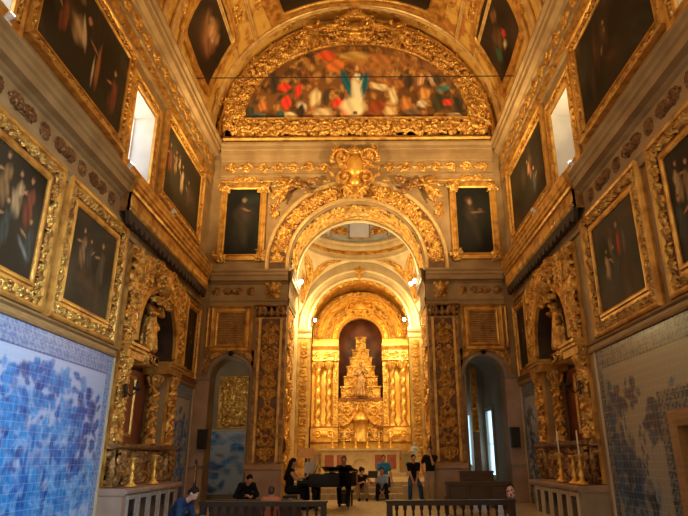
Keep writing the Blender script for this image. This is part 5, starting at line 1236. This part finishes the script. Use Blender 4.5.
# contents seen through the archways
w = struct('window_20', MB().box(5.36, 5.9, 23.9, 24.0, .9, 3.45).box(5.36, 5.9, 25.15, 25.25, .9, 3.45).box(5.36, 5.9, 24.0, 25.15, .85, .95).box(5.36, 5.9, 24.0, 25.15, 3.4, 3.5), PLASTER)
obj('pane', MB().box(5.42, 5.46, 23.96, 25.18, .95, 3.4), PANEB, w); obj('window_frame', MB().box(5.37, 5.42, 23.97, 24.03, .95, 3.4).box(5.37, 5.42, 24.0, 25.15, 2.1, 2.13), WHITEP, w)
mb = MB(); mould_rect(mb, lambda u, v, p: (5.35 - p, u, v), 24.0, 25.15, .95, 3.4, [(0, .003), (0, .06), (.18, .08), (.22, .003)]); obj('window_surround', mb, STONEG, w)
w = struct('window_21', MB().box(4.4, 4.52, 25.51, 25.9, 1.2, 3.4).box(4.68, 4.8, 25.51, 25.9, 1.2, 3.4), PLASTER); obj('pane', MB().box(4.52, 4.68, 25.8, 25.84, 1.3, 3.3), PANEB, w)
for s, x, y, sd in ((-1, -5.15, 25.392, 3), (1, 4.40, 22.6, 4)):
    t = thing('inner_pilaster', 'carved gilt pilaster seen through the archway by the %s' % ('wooden cross' if s < 0 else 'bright side window'), 'pilaster', (x, y, .02), 'gilt pilasters in the side rooms')
    z0 = 2.85 if s < 0 else 2.5; wd = .85 if s < 0 else .12
    mb = MB(); mb.box(x - wd, x + wd, y, y + .105, z0, 5.0); obj('shaft', mb, GOLD, t); c = Carve(wd * 1.8, 5.0 - z0 - .1, .03, seed=sd); c.candelabra(.08, .7); rel('carving', c, lambda U, V, H, x=x, y=y, wd=wd, z0=z0: (x - wd * .9 + U, y - .002 - H, z0 + .05 + V), GOLDF, t, True)
    mb = MB(); mb.box(x - wd, x + wd, y, y + .105, .021, z0); obj('plinth', mb, STONEG, t)
nx, ny = 70, 100; r = random.Random(5)
C = blobs(nx, ny, (.50, .58, .72), [(r.random(), r.random(), r.uniform(.03, .12), r.uniform(.02, .1), r.uniform(0, 3), r.choice(BL), r.uniform(.4, .9), .7) for _ in range(90)], .75, .1, 3)
mb = MB(); canvas_grid(mb, FM(25.37), -6.8, -4.1, .25, 2.7, 0.006, C); o = tag(obj('tile_panel', mb, TILE), 'blue and white tile picture inside the archway by the wooden cross', 'tile panel'); obj('edge_strip', MB().box(-6.8, -4.1, 25.35, 25.378, 2.7, 2.8), CREAM, o)

# ================================================================== PEOPLE
def person(label, loc, rz, pel=(0, 0, .5), lean=0.1, hl=(.15, -.35, .6), hr=(-.15, -.35, .6), fl=(.12, -.4, .06), fr=(-.12, -.4, .06), top=None, bottom=None, sleeve='short', skirt=False, hair='short', hairmat=None, head=0.1, turn=0.0, sc=1.0, shoes=None, side=0.0, group=None):
    """faces -Y; x>0 is the person's left"""
    t = thing('person', label, 'person', loc, group)
    P = Vector(pel); up = Vector((side, -math.sin(lean), math.cos(lean))).normalized(); lat = Vector((1, 0, -side)).normalized()
    chest = P + up * .30; neck = P + up * .50; hd = neck + Vector((up.x * .15, -.15 * math.sin(lean + head) - .02, .16 * math.cos(lean * .6 + head)))
    shl, shr = neck - up * .05 + lat * .17, neck - up * .05 - lat * .17
    hil, hir = P + Vector((.09, 0, -.03)), P + Vector((-.09, 0, -.03))
    el, wl = two_bone(shl, hl, .29, .26, (.7, .35, -.8)); er, wr = two_bone(shr, hr, .29, .26, (-.7, .35, -.8))
    kl, al = two_bone(hil, fl, .43, .42, (.15, -1, .25)); kr, ar_ = two_bone(hir, fr, .43, .42, (-.15, -1, .25))
    b = MB()
    b.ell(P, (.155, .115, .13)); b.ell((P + chest) / 2, (.14, .10, .16)); b.ell(chest, (.165, .11, .20)); b.cap(shl, shr, .065, .065); b.cap(neck - up * .06, hd - Vector((0, 0, .05)), .058, .052)
    rot = Matrix.Rotation(turn, 4, 'Z') @ Matrix.Rotation(lean * .6 + head, 4, 'X')
    def hp(x, y, z): return hd + (rot @ Vector((x, y, z)))
    b.ell(hd, (.075, .095, .115), rot); b.ell(hp(0, -.035, -.055), (.055, .06, .055), rot); b.cap(hp(0, -.085, .01), hp(0, -.112, -.025), .014, .019, 8)
    for sx in (-1, 1): b.ell(hp(sx * .078, .005, -.005), (.014, .025, .033), rot); b.ell(hp(sx * .03, -.088, .025), (.018, .012, .010), rot)
    b.ell(hp(0, -.093, -.058), (.028, .014, .012), rot)
    for sh, e, w in ((shl, el, wl), (shr, er, wr)):
        b.cap(sh, e, .052, .042); b.cap(e, w, .042, .030)
        d = (w - e).normalized(); sd = d.cross(Vector((0, 0, 1))); sd = sd.normalized() if sd.length > .1 else Vector((1, 0, 0)); dn = d.cross(sd).normalized()
        pm = w + d * .05; b.cap(w, w + d * .09, .032, .036)
        for j in range(4):
            bs = w + d * .09 + sd * (.027 * (j - 1.5)); L = (.062, .075, .07, .055)[j]
            mid = bs + d * L * .55 - dn * .012 * (1 if dn.z > 0 else -1); b.cap(bs, mid, .011, .010, 8); b.cap(mid, mid + d * L * .4 - dn * .02 * (1 if dn.z > 0 else -1), .010, .009, 8)
        inner = sd if (sd.dot(Vector((-sh.x, 0, 0))) > 0) else -sd
        b.cap(w + d * .03 + inner * .025, w + d * .085 + inner * .06, .014, .011, 8)
    for h, k, a in ((hil, kl, al), (hir, kr, ar_)):
        b.cap(h, k, .085, .058); b.cap(k, a, .055, .038); b.cap(a + Vector((0, .03, -.02)), a + Vector((0, -.15, -.03)), .04, .033)
    o = link('body', remesh(b, .013), SKIN, t)
    # clothes
    g = .014
    c = MB(); c.ell(P + up * .02, (.155 + g, .115 + g, .12)); c.ell((P + chest) / 2, (.145 + g, .105 + g, .17)); c.ell(chest, (.168 + g, .112 + g, .20)); c.cap(shl, shr, .068 + g, .068 + g)
    for sh, e, w in ((shl, el, wl), (shr, er, wr)):
        if sleeve == 'long': c.cap(sh, e, .056 + g, .046 + g); c.cap(e, e + (w - e) * .9, .046 + g, .034 + g)
        elif sleeve == 'short': c.cap(sh, sh + (e - sh) * .6, .06 + g, .055 + g)
    # open neckline is kept by staying below the neck base
    link('dress' if skirt else 'shirt', remesh(c, .016, 'shirt'), top, t)
    c = MB(); c.ell(P, (.16 + g, .12 + g, .125))
    for h, k, a in ((hil, kl, al), (hir, kr, ar_)):
        c.cap(h, k, .09 + g, .064 + g)
        if skirt: c.cap(h, k, .12, .11); c.cap(k, k + (a - k) * .55, .11, .12)
        else: c.cap(k, k + (a - k) * .95, .062 + g, .052 + g)
    link('skirt' if skirt else 'trousers', remesh(c, .016, 'trousers'), bottom, t)
    for a in (al, ar_):
        c = MB(); c.cap(a + Vector((0, .035, -.025)), a + Vector((0, -.16, -.035)), .047, .04); c.cap(a + Vector((0, .03, -.02)), a + Vector((0, .03, .03)), .046, .046)
        link('shoe', remesh(c, .014, 'shoe'), shoes or CBLACK, t)
    c = MB(); c.ell(hp(0, .02, .035), (.086, .095, .095), rot); c.ell(hp(0, .045, -.01), (.082, .07, .09), rot)
    if hair == 'long':
        for j in range(7):
            x = -.075 + .025 * j; c.cap(hp(x, .07, .0), hp(x * 1.7, .13, -.40 - .04 * (j % 2)), .055, .045)
    if hair == 'curly':
        for j in range(22): a = j * 2.4; c.ell(hp(.075 * math.cos(a), .03 + .07 * math.sin(a), .02 + .09 * ((j % 5) / 5)), (.035, .035, .035))
    if hair == 'bun': c.ell(hp(0, .11, .06), (.05, .05, .05))
    link('hair', remesh(c, .013, 'hair'), hairmat or HAIRD, t)
    t.rotation_euler = (0, 0, rz); t.scale = (sc, sc, sc)
    return t
Q = PI / 2
person('woman in a black dress with long dark hair playing the grand piano', (-1.90, 17.9, .25), Q, (0, .02, .52), .10, (.12, -.42, .80), (-.18, -.42, .80), (.12, -.42, .07), (-.12, -.40, .07), CBLACK, CBLACK, 'none', True, 'long', HAIRD, .12, 0, 1.07)
person('person in black seated behind the grand piano, arms resting out along it', (-.40, 19.2, .25), 0, (0, .12, .66), .25, (.40, -.38, 1.0), (-.40, -.38, 1.0), (.12, -.25, .07), (-.12, -.25, .07), CBLACK, CBLACK, 'long', False, 'short', HAIRD, .0)
person('woman with curly dark hair sitting low on the steps with an open black folder', (.12, 21.42, .25), .1, (0, .25, .34), .42, (.28, -.26, .60), (-.02, -.30, .58), (.16, -.22, .07), (-.10, -.20, .07), CDARK, CBEIGE, 'none', False, 'curly', HAIRD, .35, .3)
person('man in a bright blue shirt sitting on the top step, arms hanging at his sides', (.93, 22.75, .61), 0, (0, .05, .32), .06, (.30, -.12, .20), (-.28, -.12, .20), (.16, -.40, -.10), (-.14, -.42, -.10), CBLUE, CJEAN, 'short', False, 'short', HAIRD, .05)
person('man in a pale blue and white shirt sitting low, hands clasped between his knees', (.82, 21.62, .25), 0, (0, .0, .30), .22, (.05, -.34, .28), (-.05, -.34, .30), (.17, -.40, .07), (-.17, -.40, .07), CWHITE, CBLACK, 'short', False, 'short', HAIRD, .15)
person('man in a black T-shirt and jeans seated on a pale bench, hands clasped', (1.88, 20.95, .25), .05, (0, .0, .70), .16, (.05, -.30, .58), (-.05, -.30, .60), (.20, -.42, .07), (-.18, -.40, .07), CBLACK, CJEAN, 'short', False, 'short', HAIRD, .12, .2)
person('woman in a dark top and beige trousers standing at the pilaster, hand to her face', (2.30, 19.48, .25), -.5, (0, 0, .93), .0, (.10, -.13, 1.40), (-.22, -.08, .98), (.08, -.02, .07), (-.10, -.0, .07), CBLACK, CBEIGE, 'short', False, 'bun', HAIRD, .1, .3, 1.0, None, .05)
person('man in a navy shirt bent forward reading beside the end of the railing', (-3.42, 12.05, 0), Q - .25, (0, .0, .50), .62, (.12, -.50, .52), (-.10, -.50, .50), (.12, -.40, .07), (-.12, -.38, .07), CNAVY, CBLACK, 'long', False, 'short', HAIRD, .45)
person('child in a coral orange top behind the railing, seen from the back', (-1.76, 13.55, 0), PI, (0, 0, .44), .05, (.18, -.25, .40), (-.18, -.25, .40), (.10, -.35, .07), (-.10, -.35, .07), CORANGE, CJEAN, 'none', False, 'short', HAIRB, .1, 0, .88)
person('person in dark clothes hunched over on a seat by the small archway', (-2.95, 16.6, .25), .5, (0, .05, .36), .65, (.12, -.36, .45), (-.10, -.36, .47), (.14, -.32, .07), (-.14, -.32, .07), CBLACK, CBLACK, 'long', False, 'short', HAIRD, .4)

# ------------------------------------------------------------------ furniture and small things
pz = .25
pn = thing('grand_piano', 'black grand piano with its keyboard towards the long-haired pianist', 'piano', (-.65, 17.9, pz), None)
out = [(-1.30, 17.15), (-.75, 17.15), (-.45, 17.2), (-.28, 17.45), (-.12, 17.75), (0.0, 18.05), (.04, 18.35), (-.06, 18.58), (-.2, 18.62), (-1.30, 18.62)]
fl_ = lambda u, v, p: (u, v, p)
mb = MB(); mb.prism(out, fl_, pz + .62, pz + .96); obj('case', mb, BLACK, pn)
mb = MB(); ct_ = (-.5, 18.62); lid = [(u, v) for u, v in out if u > -1.25] + [(-.95, 18.64), (-.95, 17.13)]
lid = [(-.95, 17.12), (-.75, 17.12), (-.43, 17.17), (-.25, 17.43), (-.09, 17.73), (.03, 18.04), (.07, 18.36), (-.04, 18.62), (-.2, 18.66), (-.95, 18.66)]
mb.prism(lid, lambda u, v, p: (u, v, p + (18.66 - v) * .10), pz + .975, pz + 1.0); obj('lid', mb, BLACK, pn)
mb = MB(); mb.box(-1.62, -1.30, 17.15, 18.62, pz + .66, pz + .70); mb.box(-1.62, -1.30, 17.15, 17.24, pz + .68, pz + .80); mb.box(-1.62, -1.30, 18.53, 18.62, pz + .68, pz + .80); obj('keybed', mb, BLACK, pn)
mb = MB(); mb.box(-1.60, -1.44, 17.25, 18.52, pz + .701, pz + .725); o = obj('white_keys', mb, IVORY, pn)
mb = MB()
for k in range(36):
    if k % 7 in (2, 6): continue
    y = 17.27 + k * .0345; mb.box(-1.52, -1.44, y + .022, y + .036, pz + .726, pz + .745)
obj('black_keys', mb, BLACKP, pn)
mb = MB(); mb.hexa([(-1.42, 17.24, pz + .7), (-1.40, 17.24, pz + .7), (-1.40, 18.53, pz + .7), (-1.42, 18.53, pz + .7), (-1.36, 17.24, pz + .9), (-1.34, 17.24, pz + .9), (-1.34, 18.53, pz + .9), (-1.36, 18.53, pz + .9)]); obj('fallboard', mb, BLACK, pn)
mb = MB(); mb.hexa([(-1.2, 17.45, pz + .97), (-1.18, 17.45, pz + .97), (-1.18, 18.3, pz + .97), (-1.2, 18.3, pz + .97), (-1.08, 17.45, pz + 1.2), (-1.06, 17.45, pz + 1.2), (-1.06, 18.3, pz + 1.2), (-1.08, 18.3, pz + 1.2)]); obj('music_stand', mb, BLACK, pn)
for x, y in ((-1.15, 17.3), (-1.15, 18.46), (-.22, 17.95)):
    mb = MB(); mb.lathe([(.001, pz + .62), (.085, pz + .62), (.08, pz + .5), (.055, pz + .45), (.06, pz + .4), (.04, pz + .1), (.05, pz + .07), (.001, pz + .07)], (x, y, 0), 12); l = obj('leg', mb, BLACK, pn, True)
    mb = MB(); mb.ell((x, y, pz + .036), (.02, .035, .034)); obj('caster', mb, GOLDD, l, True)
mb = MB(); mb.box(-1.1, -1.02, 17.72, 17.76, pz + .15, pz + .62); mb.box(-1.1, -1.02, 17.98, 18.02, pz + .15, pz + .62); mb.box(-1.14, -1.0, 17.70, 18.04, pz + .08, pz + .15); mb.box(-1.3, -1.14, 17.8, 17.84, pz + .06, pz + .085); mb.box(-1.3, -1.14, 17.9, 17.94, pz + .06, pz + .085); obj('pedal_lyre', mb, BLACK, pn)
t = thing('piano_bench', 'black piano bench under the long-haired pianist', 'bench', (-1.87, 17.9, pz))
mb = MB(); mb.box(-2.05, -1.7, 17.55, 18.25, pz + .32, pz + .375); obj('seat', mb, BLACKP, t)
for x in (-2.02, -1.76):
    for y in (17.58, 18.18): mb = MB(); mb.box(x, x + .05, y, y + .05, pz + .002, pz + .32); obj('leg', mb, BLACK, t)
for k, yc in enumerate((17.52, 17.86)):
    mb = MB(); a = .9; dx, dy = math.sin(a) * .15, math.cos(a) * .15; lx, ly = .07 * math.cos(a), -.07 * math.sin(a) * -1
    P = [(-1.35 - dx * sg + l * lx, yc - dy * sg * -1 * -1 + l * ly, pz + .985 + .29 * l) for l in (0, 1) for sg in (1, -1)]
    Q4 = [P[0], P[1], P[3], P[2]]; mb.hexa(Q4 + [(x + .004, y + .006, z) for x, y, z in Q4])
    tag(obj('sheet_music', mb, PAPER), 'white sheet of music open on the piano stand, the %s one' % ('nearer' if k == 0 else 'farther'), 'sheet music')
mb = MB(); mb.hexa([(.34, 21.02, .98), (.66, 20.98, .98), (.66, 20.97, 1.0), (.34, 21.0, 1.0), (.36, 21.10, 1.2), (.68, 21.06, 1.2), (.68, 21.05, 1.2), (.36, 21.09, 1.2)]); tag(obj('folder', mb, BLACKP), 'open black music folder held by the curly-haired woman', 'folder')
# lectern behind the pianist
t = thing('lectern', 'light orange wooden lectern behind the pianist', 'lectern', (-1.72, 20.6, pz))
mb = MB(); mb.hexa([(-1.98, 20.4, 1.62), (-1.46, 20.4, 1.62), (-1.46, 20.44, 1.62), (-1.98, 20.44, 1.62), (-1.98, 20.56, 1.95), (-1.46, 20.56, 1.95), (-1.46, 20.6, 1.95), (-1.98, 20.6, 1.95)]); obj('top', mb, mat('lamplit_orange_wood', (.88, .50, .22), (.75, .40, .16), .4), t)  # wood lightened to stand for lamp light falling on it
mb = MB(); mb.box(-1.76, -1.68, 20.5, 20.58, pz + .04, 1.75); obj('post', mb, DARKWOOD, t); mb = MB(); mb.box(-1.95, -1.5, 20.35, 20.75, pz + .002, pz + .04); obj('foot', mb, DARKWOOD, t)
# benches where people sit
def simple_bench(x0, x1, y0, y1, z0, z1, label, mt, name='bench'):
    t = thing(name, label, 'bench', ((x0 + x1) / 2, (y0 + y1) / 2, z0))
    mb = MB(); mb.box(x0, x1, y0, y1, z1 - .08, z1); obj('seat', mb, mt, t)
    for x in (x0 + .03, x1 - .09): mb = MB(); mb.box(x, x + .06, y0 + .03, y1 - .03, z0 + .002, z1 - .08); obj('leg', mb, mt, t)
    mb = MB(); mb.box(x0 + .1, x1 - .1, y0 + .01, y0 + .04, z0 + .05, z1 - .09); obj('front_board', mb, mt, t)
simple_bench(1.5, 2.3, 20.8, 21.25, .25, .74, 'pale bench under the man in the black T-shirt', CREAM)
simple_bench(-3.25, -2.65, 16.45, 16.85, .25, .44, 'dark low seat under the hunched person by the small archway', DARKWOOD, 'stool')
simple_bench(-3.68, -3.2, 11.85, 12.25, 0, .33, 'dark seat under the reading man in the navy shirt', DARKWOOD, 'stool')
simple_bench(-2.0, -1.5, 13.4, 13.7, 0, .25, 'dark low seat under the child in the coral top', DARKWOOD, 'stool')
simple_bench(-.6, -.1, 19.15, 19.5, .25, .70, 'dark stool under the person in black behind the piano', DARKWOOD, 'stool')
simple_bench(.42, 1.15, 21.45, 21.79, .25, .43, 'low pale box seat under the man in the pale blue and white shirt', CREAM, 'stool')
def pew(x0, x1, y, z0, z1, label):
    t = thing('wooden_pew', label, 'pew', ((x0 + x1) / 2, y, z0), 'pews behind the railing')
    mb = MB(); mb.box(x0, x1, y - .03, y + .03, z0 + .3, z1 - .06); mb.box(x0 - .02, x1 + .02, y - .05, y + .05, z1 - .06, z1)
    obj('backrest', mb, BENCHWOOD, t); mb = MB(); mb.box(x0, x1, y + .03, y + .45, z0 + .40, z0 + .45); obj('seat', mb, BENCHWOOD, t)
    for x in (x0, x1 - .06): mb = MB(); mb.box(x, x + .06, y - .04, y + .45, z0 + .002, z0 + .4); obj('end_panel', mb, BENCHWOOD, t)
    mb = MB(); n = max(2, int((x1 - x0) / .5))
    for k in range(n):
        a = x0 + .05 + k * (x1 - x0 - .1) / n; mould_rect(mb, FM(y - .03), a + .06, a + (x1 - x0 - .1) / n - .06, z0 + .36, z1 - .13, [(0, 0), (.015, .015), (.035, .015), (.04, 0)])
    obj('panel_moulding', mb, BENCHWOOD, t)
pew(2.33, 4.0, 16.0, .25, 1.04, 'long brown pew behind the railing under the loudspeaker side window')
pew(3.0, 3.98, 18.0, .25, 1.25, 'shorter brown pew standing behind the long brown one')
pew(-3.3, -1.2, 14.5, 0, .74, 'dark pew behind the railing, before the child in coral')
# railings
def railing(x0, x1, y, label):
    t = thing('altar_railing', label, 'railing', ((x0 + x1) / 2, y, 0), 'low railings across the nave')
    mb = MB(); mb.box(x0, x1, y - .09, y + .09, .70, .76); mb.box(x0 - .02, x1 + .02, y - .11, y + .11, .76, .80); obj('handrail', mb, DARKWOOD, t)
    mb = MB(); mb.box(x0, x1, y - .08, y + .08, .04, .14); obj('bottom_rail', mb, DARKWOOD, t)
    for x in (x0, x1 - .12): mb = MB(); mb.box(x, x + .12, y - .07, y + .07, .002, .70); obj('post', mb, DARKWOOD, t)
    n = int((x1 - x0 - .24) / .17)
    for k in range(n):
        x = x0 + .12 + (k + .5) * (x1 - x0 - .24) / n; mb = MB(); mb.lathe([(.04, .14), (.04, .18), (.022, .21), (.05, .33), (.045, .40), (.02, .50), (.028, .54), (.02, .58), (.04, .64), (.04, .70)], (x, y, 0), 10); obj('baluster', mb, DARKWOOD, t, True)
railing(-3.12, -.52, 13.0, 'dark wooden balustrade on the piano side of the aisle')
railing(.72, 3.36, 13.0, 'dark wooden balustrade on the pew side of the aisle')
# patterned bag hung on the pew
t = thing('patterned_bag', 'red and white patterned bag standing on the end of the dark balustrade', 'bag', (3.3, 13.0, .802))
mb = MB(); mb.cap((3.3, 13.0, .802 + .10), (3.3, 13.0, .98), .095, .08, 12); obj('pouch', remesh and mb, CREDW, t, True)
mb = MB(); mb.tube([(3.3 + .07 * math.cos(a), 13.0, 1.0 + .1 * math.sin(a)) for a in np.linspace(0, PI, 10)], .012, 6); obj('strap', mb, CDARK, t, True)
# processional cross
t = thing('wooden_cross', 'dark standing crucifix on a tall pole behind the reading man', 'cross', (-4.12, 16.0, .25))
mb = MB(); mb.box(-4.15, -4.09, 15.97, 16.03, .3, 1.62); mb.box(-4.3, -3.94, 15.975, 16.025, 1.40, 1.46); obj('beam', mb, DARKWOOD, t)
mb = MB(); mb.lathe([(.22, .252), (.22, .3), (.08, .36), (.05, .5), (.001, .5)], (-4.12, 16, 0), 14); obj('base', mb, DARKWOOD, t, True)
b = MB(); b.ell((-4.12, 15.94, 1.47), (.025, .025, .03)); b.cap((-4.12, 15.945, 1.40), (-4.12, 15.95, 1.28), .03, .025)
for s in (-1, 1): b.cap((-4.12, 15.945, 1.42), (-4.12 + s * .15, 15.955, 1.44), .012, .01, 6); b.cap((-4.12 + s * .012, 15.95, 1.28), (-4.12 + s * .005, 15.95, 1.05), .018, .01, 6)
obj('corpus', b, GOLDD, t, True)
# paper held by the reader
mb = MB(); mb.hexa([(-2.98, 11.85, .55), (-2.80, 11.8, .62), (-2.79, 11.8, .63), (-2.97, 11.85, .56), (-2.95, 12.1, .55), (-2.77, 12.05, .62), (-2.76, 12.05, .63), (-2.94, 12.1, .56)]); tag(obj('held_booklet', mb, PAPER), 'small white booklet held by the man in the navy shirt', 'booklet')

# ================================================================== LIGHT, CAMERA
def light(kind, name, loc, energy, color, size=.3, tgt=None, **kw):
    d = bpy.data.lights.new(name, kind); d.energy = energy; d.color = color
    if kind == 'AREA': d.size = size; d.shape = kw.get('shape', 'SQUARE'); d.size_y = kw.get('size_y', size)
    elif kind == 'SPOT': d.spot_size = kw.get('cone', 1.8); d.spot_blend = .8; d.shadow_soft_size = size
    else: d.shadow_soft_size = size
    o = bpy.data.objects.new(name, d); COL.objects.link(o); o.location = loc
    if tgt is not None: o.rotation_euler = (Vector(tgt) - Vector(loc)).to_track_quat('-Z', 'Y').to_euler()
    return o
WARM = (1.0, .70, .34); YEL = (1.0, .80, .38)
for s in (-1, 1):
    light('SPOT', 'flood_light', (s * 4.9, 15.0, 8.5), 1700, WARM, .15, (-s * .5, 19.5, 15.5), cone=2.2)
    light('SPOT', 'flood_light', (s * 4.95, 12.3, 8.5), 400, WARM, .15, (-s * 2, 14, 18), cone=2.6)
    light('SPOT', 'flood_light', (s * 4.95, 7.3, 8.5), 350, WARM, .15, (-s * 4, 9, 13), cone=2.6)  # further floods added as warm fill for the nave
    light('POINT', 'chancel_spot', (s * 2.05, 22.3, 8.25), 190, YEL, .08)
    light('POINT', 'chancel_spot', (s * 1.95, 26.9, 7.75), 170, YEL, .08)
    light('SPOT', 'altar_spot', (s * 2.1, 28.4, 7.2), 330, YEL, .1, (-s * .3, 31.3, 5.2), cone=2.4)
    light('SPOT', 'altar_spot', (s * 2.1, 28.4, 3.2), 55, YEL, .1, (-s * .3, 31.3, 4.7), cone=2.4)
light('AREA', 'added_tile_daylight', (5.4, 2.75, 5.2), 300, (.60, .82, 1.0), 3.3, (-5.5, 9.0, 2.0), shape='RECTANGLE', size_y=4.3).data.spread = math.radians(56)  # added daylight at the unseen window, aimed at the tiles
light('AREA', 'annex_window_daylight', (5.25, 24.5, 2.2), 16, (.75, .88, 1.0), 1.0, (3, 24.4, 1.5), shape='RECTANGLE', size_y=2.2)

light('POINT', 'annex_fill', (-5.6, 22.6, 4.2), 32, (1.0, .85, .62), .2)  # fill light added to brighten the side room by the cross
w = bpy.data.worlds.new('World'); SC.world = w; w.use_nodes = True
w.node_tree.nodes['Background'].inputs['Color'].default_value = (1.0, .73, .43, 1); w.node_tree.nodes['Background'].inputs['Strength'].default_value = 0.95

cam = bpy.data.cameras.new('Camera'); co = bpy.data.objects.new('Camera', cam); COL.objects.link(co)
f = 581.0; cam.sensor_width = 36; cam.sensor_fit = 'HORIZONTAL'; cam.lens = f / 688 * 36; cam.shift_x = -22 / 688.0
co.location = (.33, 0, 1.65)
pitch = math.atan(199 / f); R = Matrix.Rotation(PI / 2 + pitch, 4, 'X') @ Matrix.Rotation(math.radians(-.4), 4, 'Z')
co.rotation_euler = R.to_euler(); cam.clip_start = .05; SC.camera = co
SC.view_settings.view_transform = 'Standard'; SC.view_settings.look = 'None'; SC.view_settings.gamma = 1; SC.view_settings.use_curve_mapping = False; SC.view_settings.exposure = 0.0
SC.cycles.use_denoising = True; SC.cycles.max_bounces = 6; SC.cycles.sample_clamp_indirect = 6
